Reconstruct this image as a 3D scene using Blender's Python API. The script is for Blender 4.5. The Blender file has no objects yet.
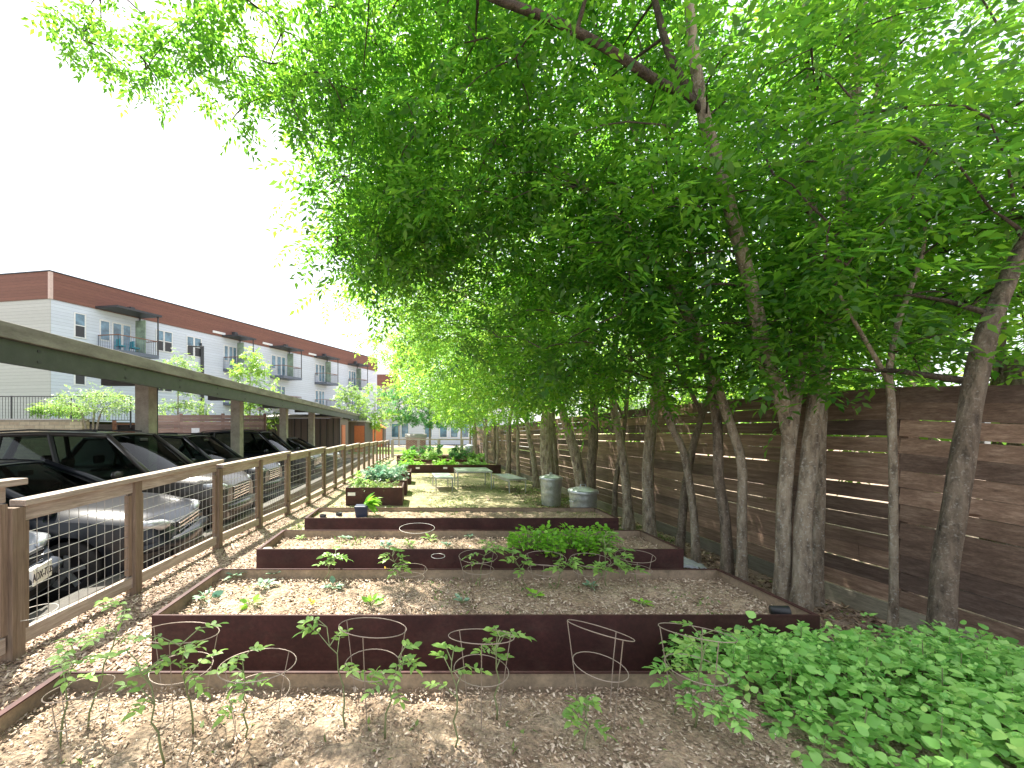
import bpy, math, random
import numpy as np
from mathutils import Vector, Matrix, noise as mnoise
R = math.radians
random.seed(7); rng = np.random.default_rng(11)
SC = bpy.context.scene
COL = SC.collection
# ---------------------------------------------------------------- camera
cam_d = bpy.data.cameras.new('camera'); cam = bpy.data.objects.new('camera', cam_d); COL.objects.link(cam)
cam.location = (0, 0, 1.5); cam.rotation_euler = (R(90), 0, 0)
cam_d.sensor_width = 36; cam_d.lens = 400 / 1024 * 36
cam_d.shift_x = (512 - 420) / 1024; cam_d.shift_y = (430 - 384) / 1024
cam_d.clip_start = 0.05; cam_d.clip_end = 800
SC.camera = cam
# ---------------------------------------------------------------- world, sun, exposure
SUN_DIR = Vector((-0.30, 0.46, 0.82)).normalized()
el = math.asin(SUN_DIR.z); az = math.atan2(SUN_DIR.x, SUN_DIR.y)
w = bpy.data.worlds.new('World'); SC.world = w; w.use_nodes = True
nt = w.node_tree; nt.nodes.clear()
sky = nt.nodes.new('ShaderNodeTexSky'); sky.sky_type = 'NISHITA'; sky.sun_disc = False
sky.sun_elevation = el; sky.sun_rotation = az; sky.air_density = 1.0; sky.dust_density = 2.0
mx = nt.nodes.new('ShaderNodeMix'); mx.data_type = 'RGBA'; mx.inputs[0].default_value = 0.62
mx.inputs[7].default_value = (7.2, 7.25, 7.3, 1)      # thin bright veil of high cloud over the blue
bg = nt.nodes.new('ShaderNodeBackground'); bg.inputs['Strength'].default_value = 0.082
wo = nt.nodes.new('ShaderNodeOutputWorld')
nt.links.new(sky.outputs[0], mx.inputs[6]); nt.links.new(mx.outputs[2], bg.inputs['Color']); nt.links.new(bg.outputs[0], wo.inputs[0])
sl = bpy.data.lights.new('sun', 'SUN'); sl.energy = 4.6; sl.angle = R(0.6); sl.color = (1, .94, .83)
so = bpy.data.objects.new('sun', sl); COL.objects.link(so); so.location = (0, 0, 20)
so.rotation_euler = SUN_DIR.to_track_quat('Z', 'Y').to_euler()
SC.view_settings.view_transform = 'Standard'; SC.view_settings.look = 'None'
SC.view_settings.exposure = 1.82; SC.view_settings.gamma = 1
SC.cycles.max_bounces = 7; SC.cycles.transparent_max_bounces = 12
SC.cycles.diffuse_bounces = 3; SC.cycles.transmission_bounces = 6

def at(px, py, Y):
    return Vector(((px - 420) * Y / 400, Y, 1.5 - (py - 430) * Y / 400))

# ---------------------------------------------------------------- materials
def new_mat(name):
    m = bpy.data.materials.new(name); m.use_nodes = True
    n = m.node_tree; n.nodes.clear()
    out = n.nodes.new('ShaderNodeOutputMaterial'); p = n.nodes.new('ShaderNodeBsdfPrincipled')
    n.links.new(p.outputs[0], out.inputs[0])
    return m, n, p, out
def ramp(n, fac, stops):
    r = n.nodes.new('ShaderNodeValToRGB'); e = r.color_ramp.elements
    while len(e) < len(stops): e.new(.5)
    for i, (pos, c) in enumerate(stops):
        e[i].position = pos; e[i].color = (*c, 1)
    n.links.new(fac, r.inputs[0]); return r.outputs[0]
def tex(n, kind, scale, detail=6, rough=.6, vec=None, stretch=None, obj=True):
    t = n.nodes.new('ShaderNodeTexNoise' if kind == 'noise' else 'ShaderNodeTexVoronoi')
    t.inputs['Scale'].default_value = scale
    if kind == 'noise':
        t.inputs['Detail'].default_value = detail; t.inputs['Roughness'].default_value = rough
    if vec is None:
        g = n.nodes.new('ShaderNodeTexCoord'); vec = g.outputs['Object']
    if stretch:
        mp = n.nodes.new('ShaderNodeMapping'); mp.inputs['Scale'].default_value = stretch
        n.links.new(vec, mp.inputs[0]); vec = mp.outputs[0]
    n.links.new(vec, t.inputs['Vector'])
    return t.outputs[0] if kind == 'noise' else t.outputs['Distance']
def bump(n, p, h, strength=.4, dist=.02, prev=None):
    b = n.nodes.new('ShaderNodeBump'); b.inputs['Strength'].default_value = strength; b.inputs['Distance'].default_value = dist
    n.links.new(h, b.inputs['Height'])
    if prev is not None: n.links.new(prev, b.inputs['Normal'])
    n.links.new(b.outputs[0], p.inputs['Normal']); return b.outputs[0]
def math_n(n, op, a, b=None):
    m = n.nodes.new('ShaderNodeMath'); m.operation = op
    for i, v in enumerate((a, b)):
        if v is None: continue
        if isinstance(v, (int, float)): m.inputs[i].default_value = v
        else: n.links.new(v, m.inputs[i])
    return m.outputs[0]
def mixc(n, fac, a, b, blend='MIX'):
    m = n.nodes.new('ShaderNodeMix'); m.data_type = 'RGBA'; m.blend_type = blend
    for i, v in ((0, fac), (6, a), (7, b)):
        if isinstance(v, (int, float)): m.inputs[i].default_value = v
        elif isinstance(v, tuple): m.inputs[i].default_value = (*v, 1)
        else: n.links.new(v, m.inputs[i])
    return m.outputs[2]
def rough_mat(name, stops, scale=8, rough=.85, bs=.4, bd=.01, stretch=None, metallic=0, scale2=60, detail=8, island=0):
    m, n, p, o = new_mat(name)
    f = tex(n, 'noise', scale, detail, stretch=stretch)
    c = ramp(n, f, stops)
    f2 = tex(n, 'noise', scale2, 6, .7, stretch=stretch)
    c = mixc(n, .35, c, ramp(n, f2, [(.3, (.35, .35, .35)), (.7, (1.25, 1.25, 1.25))]), 'MULTIPLY')
    if island:
        g = n.nodes.new('ShaderNodeNewGeometry')
        c = mixc(n, 1.0, c, ramp(n, g.outputs['Random Per Island'], [(0, (1 - island,) * 3), (1, (1 + island * .5,) * 3)]), 'MULTIPLY')
    n.links.new(c, p.inputs['Base Color']); p.inputs['Roughness'].default_value = rough; p.inputs['Metallic'].default_value = metallic
    bump(n, p, math_n(n, 'ADD', f, f2), bs, bd)
    return m
def plain(name, c, rough=.5, metallic=0, coat=0, var=.12, scale=12):
    m, n, p, o = new_mat(name)
    f = tex(n, 'noise', scale, 5)
    n.links.new(ramp(n, f, [(.3, tuple(x * (1 - var) for x in c)), (.7, tuple(min(1, x * (1 + var)) for x in c))]), p.inputs['Base Color'])
    p.inputs['Roughness'].default_value = rough; p.inputs['Metallic'].default_value = metallic
    p.inputs['Coat Weight'].default_value = coat
    return m
def leaf_mat(name, dark, light, trans, tw=.45, rough=.45):
    m, n, p, o = new_mat(name)
    g = n.nodes.new('ShaderNodeNewGeometry')
    isl = g.outputs['Random Per Island']
    f = tex(n, 'noise', .9, 3)
    fac = math_n(n, 'ADD', math_n(n, 'MULTIPLY', isl, .6), math_n(n, 'MULTIPLY', f, .45))
    c = ramp(n, fac, [(.15, dark), (.78, light), (.93, (min(1, light[0] * 1.9), light[1] * 1.2, light[2] * 1.3))])
    t = ramp(n, fac, [(.15, (trans[0] * .4, trans[1] * .62, trans[2])), (.8, trans)])
    n.links.new(c, p.inputs['Base Color']); p.inputs['Roughness'].default_value = rough
    tr = n.nodes.new('ShaderNodeBsdfTranslucent'); n.links.new(t, tr.inputs[0])
    ms = n.nodes.new('ShaderNodeMixShader'); ms.inputs[0].default_value = tw
    n.links.new(p.outputs[0], ms.inputs[1]); n.links.new(tr.outputs[0], ms.inputs[2]); n.links.new(ms.outputs[0], o.inputs[0])
    return m
M = {}
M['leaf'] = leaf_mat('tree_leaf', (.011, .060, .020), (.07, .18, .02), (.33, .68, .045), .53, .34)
M['leaf_far_lit'] = leaf_mat('tree_leaf_far_lit', (.028, .10, .022), (.11, .24, .03), (.52, .82, .09), .58, .38)  # lighter, yellower copy of the leaf; sunlight on farther crowns put into the colour
M['leaf_pale'] = leaf_mat('pale_leaf', (.10, .18, .04), (.22, .34, .08), (.5, .7, .15), .45)
M['leaf_bright'] = leaf_mat('bright_leaf', (.10, .2, .02), (.2, .36, .04), (.55, .8, .1), .5)
M['leaf_mid'] = leaf_mat('mid_leaf', (.03, .11, .03), (.07, .2, .05), (.14, .42, .08), .45)
M['herb'] = leaf_mat('herb_leaf', (.13, .38, .06), (.40, .70, .19), (.5, .85, .2), .36, .4)
M['tomato'] = leaf_mat('tomato_leaf', (.14, .28, .06), (.3, .5, .12), (.5, .8, .14), .4)
M['kale'] = leaf_mat('kale_leaf', (.14, .28, .18), (.32, .46, .32), (.3, .55, .28), .3)
M['lettuce'] = leaf_mat('lettuce_leaf', (.13, .38, .02), (.28, .58, .06), (.5, .85, .08), .4)
M['grass'] = leaf_mat('grass_blade', (.07, .14, .03), (.2, .29, .07), (.35, .5, .12), .35)
M['petal'] = leaf_mat('purple_petal', (.2, .06, .35), (.4, .15, .6), (.5, .2, .7), .4)
M['yellow_petal'] = leaf_mat('yellow_petal', (.6, .4, .03), (.8, .55, .05), (.8, .6, .1), .3)
M['stem'] = plain('green_stem', (.18, .21, .09), .6)
def bark(name, stops, lichen=.3):
    m, n, p, o = new_mat(name)
    f = tex(n, 'noise', 14, 8, .7, stretch=(1, 1, .35)); f2 = tex(n, 'noise', 70, 5, .7, stretch=(1, 1, .5))
    v = tex(n, 'voronoi', 22, stretch=(1, 1, .3))
    c = ramp(n, f, stops)
    c = mixc(n, .8, c, ramp(n, math_n(n, 'ADD', math_n(n, 'MULTIPLY', v, .6), math_n(n, 'MULTIPLY', f2, .7)), [(.3, (.35, .33, .31)), (.5, (.85, .84, .82)), (.7, (1.35, 1.33, 1.28))]), 'MULTIPLY')
    spots = ramp(n, tex(n, 'noise', 48, 5, .65), [(.57, (0, 0, 0)), (.63, (1, 1, 1))])
    bw = n.nodes.new('ShaderNodeRGBToBW'); n.links.new(spots, bw.inputs[0])
    c = mixc(n, math_n(n, 'MULTIPLY', bw.outputs[0], lichen), c, (.58, .56, .50))
    n.links.new(c, p.inputs['Base Color']); p.inputs['Roughness'].default_value = .95
    h = math_n(n, 'ADD', math_n(n, 'MULTIPLY', f2, .9), math_n(n, 'ADD', f, v))
    bump(n, p, h, 1.0, .035)
    return m
M['bark'] = bark('grey_bark', [(.3, (.13, .10, .075)), (.5, (.31, .26, .20)), (.75, (.48, .43, .35))], .75)
M['bark_dark'] = bark('dark_bark', [(.3, (.08, .062, .048)), (.5, (.18, .145, .11)), (.75, (.3, .25, .2))], .3)
M['bark_branch'] = bark('branch_bark', [(.3, (.035, .027, .022)), (.6, (.10, .08, .06)), (.8, (.15, .12, .09))], .1)
# soil
def soil_mat(name, a, b, c, straw):
    m, n, p, o = new_mat(name)
    f = tex(n, 'noise', 3.5, 10, .7); f2 = tex(n, 'noise', 45, 8, .75); v = tex(n, 'voronoi', 55)
    col = ramp(n, f, [(.35, a), (.52, b), (.68, c)])
    col = mixc(n, .75, col, ramp(n, f2, [(.36, (.22, .2, .18)), (.48, (.8, .8, .8)), (.66, (1.5, 1.42, 1.35))]), 'MULTIPLY')
    st = tex(n, 'noise', 30, 3, .5, stretch=(1, 4, 1))
    bw = n.nodes.new('ShaderNodeRGBToBW'); n.links.new(ramp(n, st, [(.6, (0, 0, 0)), (.66, (1, 1, 1))]), bw.inputs[0])
    col = mixc(n, math_n(n, 'MULTIPLY', bw.outputs[0], .6), col, straw)
    n.links.new(col, p.inputs['Base Color']); p.inputs['Roughness'].default_value = .97
    bump(n, p, math_n(n, 'ADD', f2, v), .9, .02)
    return m
M['soil'] = soil_mat('bed_soil', (.28, .20, .13), (.44, .335, .235), (.57, .455, .335), (.64, .53, .38))
M['ground'] = soil_mat('path_ground', (.27, .19, .14), (.43, .325, .25), (.56, .44, .34), (.66, .54, .42))
M['dirt'] = soil_mat('dirt', (.24, .22, .10), (.42, .37, .22), (.56, .5, .33), (.6, .55, .38))
def chip_mat(name, stops):
    m, n, p, o = new_mat(name); g = n.nodes.new('ShaderNodeNewGeometry')
    n.links.new(ramp(n, g.outputs['Random Per Island'], stops), p.inputs['Base Color']); p.inputs['Roughness'].default_value = .9
    return m
M['chips'] = chip_mat('wood_chip', [(0, (.16, .10, .065)), (.35, (.36, .26, .18)), (.7, (.52, .41, .31)), (1, (.70, .59, .47))])
M['litter'] = chip_mat('leaf_litter', [(0, (.08, .05, .03)), (.5, (.24, .16, .10)), (.85, (.4, .3, .2)), (1, (.6, .5, .36))])
M['asphalt'] = rough_mat('asphalt', [(.35, (.04, .04, .042)), (.65, (.075, .073, .07))], 3, .9, .4, .01, scale2=120)
M['concrete'] = rough_mat('concrete', [(.3, (.36, .35, .32)), (.7, (.52, .50, .46))], 2, .9, .2, .005)
M['kerb'] = rough_mat('worn_kerb', [(.3, (.07, .065, .06)), (.7, (.15, .14, .12))], 3, .9, .3, .006)
M['lawn'] = rough_mat('lawn', [(.3, (.10, .17, .03)), (.7, (.22, .30, .07))], 2, .95, .5, .02)
# corten steel
def corten(name, base, dust=.25):
    m, n, p, o = new_mat(name)
    f = tex(n, 'noise', 5, 8, .65); f2 = tex(n, 'noise', 40, 6, .7)
    c = ramp(n, f, [(.3, tuple(x * .6 for x in base)), (.55, base), (.75, tuple(x * 1.5 for x in base))])
    c = mixc(n, .3, c, ramp(n, f2, [(.35, (.5, .5, .5)), (.65, (1.4, 1.3, 1.2))]), 'MULTIPLY')
    bw = n.nodes.new('ShaderNodeRGBToBW'); n.links.new(ramp(n, tex(n, 'noise', 2.5, 8, .75, stretch=(1, 1, 2)), [(.5, (0, 0, 0)), (.75, (1, 1, 1))]), bw.inputs[0])
    c = mixc(n, math_n(n, 'MULTIPLY', bw.outputs[0], dust), c, (.35, .27, .2))
    n.links.new(c, p.inputs['Base Color']); p.inputs['Roughness'].default_value = .7; p.inputs['Metallic'].default_value = .15
    bump(n, p, f2, .15, .003)
    return m
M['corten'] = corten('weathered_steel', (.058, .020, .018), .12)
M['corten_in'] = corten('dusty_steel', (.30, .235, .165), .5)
# wood
def wood(name, stops, along='x', rough=.85, isl=.4, knots=True):
    m, n, p, o = new_mat(name)
    s = {'x': (.6, 14, 14), 'y': (14, .6, 14), 'z': (14, 14, .6), 'yz': (14, .6, 10)}[along]
    f = tex(n, 'noise', 2.2, 8, .65, stretch=s); f2 = tex(n, 'noise', 9, 6, .7, stretch=s); f3 = tex(n, 'noise', 1.1, 5, .6)
    c = ramp(n, math_n(n, 'ADD', math_n(n, 'MULTIPLY', f, .6), math_n(n, 'MULTIPLY', f3, .4)), stops)
    c = mixc(n, .5, c, ramp(n, f2, [(.35, (.45, .43, .42)), (.65, (1.3, 1.28, 1.25))]), 'MULTIPLY')
    g = n.nodes.new('ShaderNodeNewGeometry')
    c = mixc(n, 1.0, c, ramp(n, g.outputs['Random Per Island'], [(0, (1 - isl, 1 - isl, 1 - isl * .9)), (.5, (1, .97, .95)), (1, (1 + isl, 1 + isl * .9, 1 + isl * .85))]), 'MULTIPLY')
    if knots:
        v = tex(n, 'voronoi', 1.7, stretch=(1, 1, 3))
        c = mixc(n, 1.0, c, ramp(n, v, [(.03, (.35, .25, .2)), (.08, (1, 1, 1))]), 'MULTIPLY')
    n.links.new(c, p.inputs['Base Color']); p.inputs['Roughness'].default_value = rough
    bump(n, p, f2, .5, .004)
    return m
M['plank'] = wood('dark_stained_plank', [(.3, (.085, .054, .038)), (.5, (.20, .138, .10)), (.7, (.38, .295, .225))], 'y', isl=.55)
M['plank_grey'] = wood('grey_green_board', [(.3, (.13, .12, .09)), (.7, (.28, .27, .21))], 'y')
M['rail_wood'] = wood('weathered_rail_wood', [(.3, (.24, .19, .15)), (.5, (.42, .36, .31)), (.7, (.60, .54, .50))], 'y', isl=.15)
M['post_wood'] = wood('weathered_post_wood', [(.3, (.12, .085, .06)), (.5, (.22, .165, .12)), (.7, (.34, .28, .22))], 'z', isl=.2)
M['red_slats'] = wood('reddish_slats', [(.3, (.24, .15, .12)), (.7, (.42, .30, .25))], 'x', isl=.25)
M['carport_post'] = rough_mat('carport_column', [(.3, (.32, .29, .25)), (.7, (.52, .48, .42))], 5, .9, .3, .004)
M['galv'] = rough_mat('galvanised_steel', [(.3, (.42, .46, .48)), (.7, (.62, .66, .68))], 14, .42, .05, .002, metallic=.75, scale2=50)
M['wire'] = plain('wire', (.30, .30, .29), .5, .4)
M['cage_wire'] = plain('cage_wire', (.34, .28, .23), .6, .4)
M['hose'] = plain('white_tube', (.7, .68, .62), .4)
M['fascia_dark'] = rough_mat('dark_green_steel', [(.3, (.036, .038, .038)), (.7, (.060, .063, .062))], 6, .5, .1, .003)
M['fascia_top'] = rough_mat('weathered_roof_edge', [(.3, (.12, .11, .09)), (.5, (.2, .19, .16)), (.7, (.27, .26, .22))], 6, .8, .3, .004, stretch=(1, .3, 1))
M['roof_under'] = rough_mat('roof_deck', [(.3, (.16, .16, .145)), (.7, (.26, .25, .23))], 4, .7, .1, .003)
def siding(name, c, pitch, var=.1, depth=.02, rough=.7, vertical=False):
    m, n, p, o = new_mat(name)
    g = n.nodes.new('ShaderNodeTexCoord'); sp = n.nodes.new('ShaderNodeSeparateXYZ'); n.links.new(g.outputs['Object'], sp.inputs[0])
    src = sp.outputs['X' if vertical else 'Z']
    t = math_n(n, 'FRACT', math_n(n, 'DIVIDE', src, pitch))
    f = tex(n, 'noise', 3, 6, stretch=(1, 1, 6))
    col = ramp(n, f, [(.3, tuple(x * (1 - var) for x in c)), (.7, tuple(x * (1 + var) for x in c))])
    wn = n.nodes.new('ShaderNodeTexWhiteNoise'); wn.noise_dimensions = '1D'
    n.links.new(math_n(n, 'FLOOR', math_n(n, 'DIVIDE', src, pitch)), wn.inputs['W'])
    col = mixc(n, .5, col, ramp(n, wn.outputs[0], [(0, (1 - var * 2,) * 3), (1, (1 + var,) * 3)]), 'MULTIPLY')
    col = mixc(n, 1.0, col, ramp(n, t, [(0, (.45, .45, .45)), (.10, (1, 1, 1))]), 'MULTIPLY')
    n.links.new(col, p.inputs['Base Color']); p.inputs['Roughness'].default_value = rough
    bump(n, p, t, .5, depth); return m
M['siding'] = siding('white_lap_siding', (.60, .65, .74), .22, .05)
M['siding_side'] = siding('grey_lap_siding', (.50, .50, .49), .22, .05)
M['band'] = siding('red_brown_lap_boards', (.20, .085, .062), .2, .12)
M['shed'] = siding('brown_metal_siding', (.16, .12, .105), .6, .05, .03, .6, True)
M['trim'] = plain('pale_trim', (.6, .45, .4), .6)
M['white_trim'] = plain('white_trim', (.72, .72, .72), .6)
M['dark_metal'] = plain('dark_metal', (.05, .05, .055), .5, .3)
M['blue_metal'] = plain('slate_blue_metal', (.12, .14, .18), .5, .2)
M['rail_brown'] = plain('brown_handrail', (.22, .1, .06), .6)
M['orange_wood'] = plain('orange_brown_door', (.55, .16, .06), .6)
M['roof_metal'] = rough_mat('pale_metal_roof', [(.3, (.35, .32, .28)), (.7, (.52, .48, .43))], 5, .5, .1, .004)
M['roof_shingle'] = rough_mat('grey_shingle', [(.3, (.13, .13, .14)), (.7, (.22, .22, .22))], 8, .9, .4, .01)
def glassy(name, c, rough=.08, alpha=None):
    m, n, p, o = new_mat(name)
    n.links.new(ramp(n, tex(n, 'noise', 1.5, 4), [(.35, tuple(x * .5 for x in c)), (.65, tuple(x * 1.5 for x in c))]), p.inputs['Base Color'])
    p.inputs['Roughness'].default_value = rough; p.inputs['Specular IOR Level'].default_value = .9
    return m
M['pane'] = glassy('window_pane', (.10, .19, .26))
M['screen'] = glassy('green_screen_panel', (.22, .30, .22), .3)
def car_glass():
    m, n, p, o = new_mat('car_glass')
    tr = n.nodes.new('ShaderNodeBsdfTransparent'); tr.inputs[0].default_value = (.30, .38, .34, 1)
    gl = n.nodes.new('ShaderNodeBsdfGlossy'); gl.inputs['Roughness'].default_value = .03
    fr = n.nodes.new('ShaderNodeFresnel'); fr.inputs[0].default_value = 1.3
    ms = n.nodes.new('ShaderNodeMixShader'); n.links.new(fr.outputs[0], ms.inputs[0])
    n.links.new(tr.outputs[0], ms.inputs[1]); n.links.new(gl.outputs[0], ms.inputs[2]); n.links.new(ms.outputs[0], o.inputs[0])
    return m
M['car_glass'] = car_glass()
def paint(name, c, met=.5):
    m = plain(name, c, .3, 0, .15, .04); m.node_tree.nodes['Principled BSDF'].inputs['Specular IOR Level'].default_value = .35; m.node_tree.nodes['Principled BSDF'].inputs['Coat Roughness'].default_value = .04; return m
M['paint_silver'] = paint('silver_car_paint', (.06, .07, .09), .2)
M['paint_black'] = paint('black_car_paint', (.010, .012, .017), .1)
M['paint_grey'] = paint('taupe_grey_car_paint', (.05, .045, .04), .2)
M['paint_dark'] = paint('dark_grey_car_paint', (.018, .02, .022), .1)
M['tyre'] = plain('tyre_rubber', (.02, .02, .02), .9)
M['black_plastic'] = plain('black_plastic', (.02, .02, .022), .6)
M['seat_dark'] = plain('seat_fabric', (.02, .02, .022), .9)
M['chrome'] = plain('chrome', (.75, .75, .77), .12, 1.0)
M['lamp_lens'] = plain('headlight_lens', (.4, .42, .45), .08, .3, 1)
M['plate_white'] = plain('number_plate', (.78, .78, .74), .5)
M['ink'] = plain('plate_lettering', (.03, .03, .04), .6)
M['label_white'] = plain('white_tag', (.8, .8, .8), .6)
M['pot_black'] = plain('black_pot', (.015, .016, .02), .45)
M['pot_blue'] = plain('dark_blue_pot', (.02, .03, .07), .4)
M['teal'] = plain('teal_chair', (.03, .25, .32), .6)
def block(name, c1, c2, mortar, sx, sy):
    m, n, p, o = new_mat(name)
    b = n.nodes.new('ShaderNodeTexBrick'); g = n.nodes.new('ShaderNodeTexCoord')
    mp = n.nodes.new('ShaderNodeMapping'); mp.inputs['Rotation'].default_value = (R(90), 0, 0)
    n.links.new(g.outputs['Object'], mp.inputs[0]); n.links.new(mp.outputs[0], b.inputs['Vector'])
    b.inputs['Scale'].default_value = 1; b.inputs['Brick Width'].default_value = sx; b.inputs['Row Height'].default_value = sy
    b.inputs['Mortar Size'].default_value = .015
    b.inputs['Color1'].default_value = (*c1, 1); b.inputs['Color2'].default_value = (*c2, 1); b.inputs['Mortar'].default_value = (*mortar, 1)
    c = mixc(n, .5, b.outputs[0], ramp(n, tex(n, 'noise', 6, 6), [(.3, (.6, .6, .6)), (.7, (1.25, 1.25, 1.25))]), 'MULTIPLY')
    n.links.new(c, p.inputs['Base Color']); p.inputs['Roughness'].default_value = .9
    return m
M['stone'] = block('cream_stone_block', (.5, .42, .28), (.38, .30, .2), (.3, .27, .2), .45, .16)
M['brick'] = block('red_brick', (.32, .14, .11), (.24, .10, .08), (.4, .37, .33), .22, .08)
M['tan_wall'] = plain('tan_wall', (.30, .22, .18), .8)
M['fabric_sheet'] = rough_mat('pale_plastic_sheet', [(.3, (.35, .38, .42)), (.7, (.6, .63, .66))], 5, .6, .3, .01)

# ---------------------------------------------------------------- mesh helpers
def tag(o, label=None, cat=None, group=None, kind=None):
    if label: o['label'] = label
    if cat: o['category'] = cat
    if group: o['group'] = group
    if kind: o['kind'] = kind
    return o
def link(o, parent=None):
    COL.objects.link(o)
    if parent is not None: o.parent = parent
    return o
def empty(name, loc=(0, 0, 0), rz=0, label=None, cat=None, group=None):
    o = bpy.data.objects.new(name, None); o.empty_display_size = .2
    o.location = loc; o.rotation_euler = (0, 0, rz); link(o); return tag(o, label, cat, group)
class MB:
    def __init__(s): s.v = []; s.f = []
    def add(s, vs, fs):
        b = len(s.v); s.v += [tuple(v) for v in vs]; s.f += [tuple(i + b for i in f) for f in fs]; return s
    def box(s, c, d, rz=0, m=None):
        x, y, z = d[0] / 2, d[1] / 2, d[2] / 2
        vs = [Vector((i, j, k)) for k in (-z, z) for (i, j) in ((-x, -y), (x, -y), (x, y), (-x, y))]
        rm = m if m is not None else Matrix.Rotation(rz, 3, 'Z')
        return s.add([rm @ v + Vector(c) for v in vs], [(3, 2, 1, 0), (4, 5, 6, 7), (0, 1, 5, 4), (1, 2, 6, 5), (2, 3, 7, 6), (3, 0, 4, 7)])
    def b2(s, a, b):
        return s.box([(a[i] + b[i]) / 2 for i in range(3)], [abs(b[i] - a[i]) for i in range(3)])
    def beam(s, p0, p1, wd, h, up=(0, 0, 1)):
        p0 = Vector(p0); p1 = Vector(p1); d = p1 - p0; L = d.length; d.normalize()
        r = d.cross(Vector(up)).normalized(); u = r.cross(d)
        m = Matrix((r, d, u)).transposed()
        return s.box((p0 + p1) / 2, (wd, L, h), m=m)
    def tube(s, pts, rad, n=8, caps=True, wob=0):
        pts = [Vector(p) for p in pts]
        if not hasattr(rad, '__len__'): rad = [rad] * len(pts)
        ref = Vector((0.31, .95, .05)); vs = []; N = len(pts)
        prev = None
        for i, p in enumerate(pts):
            d = (pts[min(i + 1, N - 1)] - pts[max(i - 1, 0)])
            if d.length < 1e-6: d = Vector((0, 0, 1))
            d.normalize()
            if prev is None:
                a = d.cross(ref if abs(d.dot(ref)) < .9 else Vector((1, 0, 0))).normalized()
            else:
                a = (prev - d * prev.dot(d)); a = a.normalized() if a.length > 1e-5 else d.orthogonal().normalized()
            prev = a; b = d.cross(a)
            for k in range(n):
                t = 2 * math.pi * k / n
                r = rad[i]
                if wob: r *= 1 + wob * (mnoise.noise(Vector((math.cos(t) * 1.3, math.sin(t) * 1.3, p.z * 1.6 + p.x * 3))) )
                vs.append(p + (a * math.cos(t) + b * math.sin(t)) * r)
        fs = [(i * n + k, i * n + (k + 1) % n, (i + 1) * n + (k + 1) % n, (i + 1) * n + k) for i in range(N - 1) for k in range(n)]
        if caps: fs += [tuple(range(n))[::-1], tuple((N - 1) * n + k for k in range(n))]
        return s.add(vs, fs)
    def lathe(s, prof, c=(0, 0, 0), n=24):
        vs = [(c[0] + r * math.cos(2 * math.pi * k / n), c[1] + r * math.sin(2 * math.pi * k / n), c[2] + z) for r, z in prof for k in range(n)]
        N = len(prof)
        return s.add(vs, [(i * n + k, i * n + (k + 1) % n, (i + 1) * n + (k + 1) % n, (i + 1) * n + k) for i in range(N - 1) for k in range(n)])
    def ring(s, c, r, rad, tilt=(0, 0), n=28, a0=0, a1=2 * math.pi, sq=1):
        pts = []
        for k in range(n + 1):
            t = a0 + (a1 - a0) * k / n; x = r * math.cos(t); y = r * math.sin(t) * sq
            pts.append((c[0] + x, c[1] + y, c[2] + x * tilt[0] + y * tilt[1]))
        return s.tube(pts, rad, 5, caps=False)
    def build(s, name, mat, parent=None, smooth=False, bevel=0):
        me = bpy.data.meshes.new(name); me.from_pydata(s.v, [], s.f); me.update()
        me.materials.append(mat)
        if smooth: me.polygons.foreach_set('use_smooth', [True] * len(me.polygons))
        o = bpy.data.objects.new(name, me); link(o, parent)
        if bevel:
            b = o.modifiers.new('bevel', 'BEVEL'); b.width = bevel; b.segments = 2; b.limit_method = 'ANGLE'
        return o
def np_mesh(name, V, F, mat, parent=None, smooth=False):
    me = bpy.data.meshes.new(name); V = np.asarray(V, np.float32); F = np.asarray(F, np.int32)
    me.vertices.add(len(V)); me.vertices.foreach_set('co', V.ravel())
    k = F.shape[1]
    me.loops.add(F.size); me.loops.foreach_set('vertex_index', F.ravel())
    me.polygons.add(len(F)); me.polygons.foreach_set('loop_start', np.arange(0, F.size, k, dtype=np.int32))
    me.polygons.foreach_set('loop_total', np.full(len(F), k, np.int32))
    if smooth: me.polygons.foreach_set('use_smooth', np.ones(len(F), bool))
    me.update(calc_edges=True); me.validate()
    me.materials.append(mat)
    o = bpy.data.objects.new(name, me); return link(o, parent)
def copy_tree(o, parent=None):
    c = o.copy(); COL.objects.link(c); c.parent = parent
    for ch in o.children: copy_tree(ch, c)
    return c

# ---------------------------------------------------------------- terrain
def sstep(a, b, x):
    t = np.clip((x - a) / (b - a), 0, 1); return t * t * (3 - 2 * t)
def ground_z(X, Y):
    X = np.asarray(X, float); Y = np.asarray(Y, float)
    g = -.12 * sstep(5, 9, Y) - .10 * sstep(9, 16, Y) - .04 * sstep(16, 26, Y)
    g = g - .14 * sstep(2.5, 3.9, X) * (1 - .6 * sstep(4, 9, Y))
    lot = -.36 - 0 * X
    k = sstep(-2.8, -3.15, X) * (1 - sstep(26, 30, Y))
    return g * (1 - k) + lot * k
def gz(x, y): return float(ground_z(x, y))
def sheet(name, xs, ys, zf, mat, rough=0, parent=None, sc=9):
    X, Y = np.meshgrid(xs, ys); Z = zf(X, Y)
    if rough:
        for i in range(X.shape[0]):
            for j in range(X.shape[1]):
                Z[i, j] += rough * (mnoise.noise(Vector((X[i, j] * sc, Y[i, j] * sc, 3.1))) + .6 * mnoise.noise(Vector((X[i, j] * sc * 2.7, Y[i, j] * sc * 2.7, 7))))
    V = np.stack([X.ravel(), Y.ravel(), Z.ravel()], 1); nx = len(xs)
    i, j = np.meshgrid(np.arange(len(ys) - 1), np.arange(nx - 1), indexing='ij'); a = (i * nx + j).ravel()
    return np_mesh(name, V, np.stack([a, a + 1, a + nx + 1, a + nx], 1), mat, parent, True)
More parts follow.
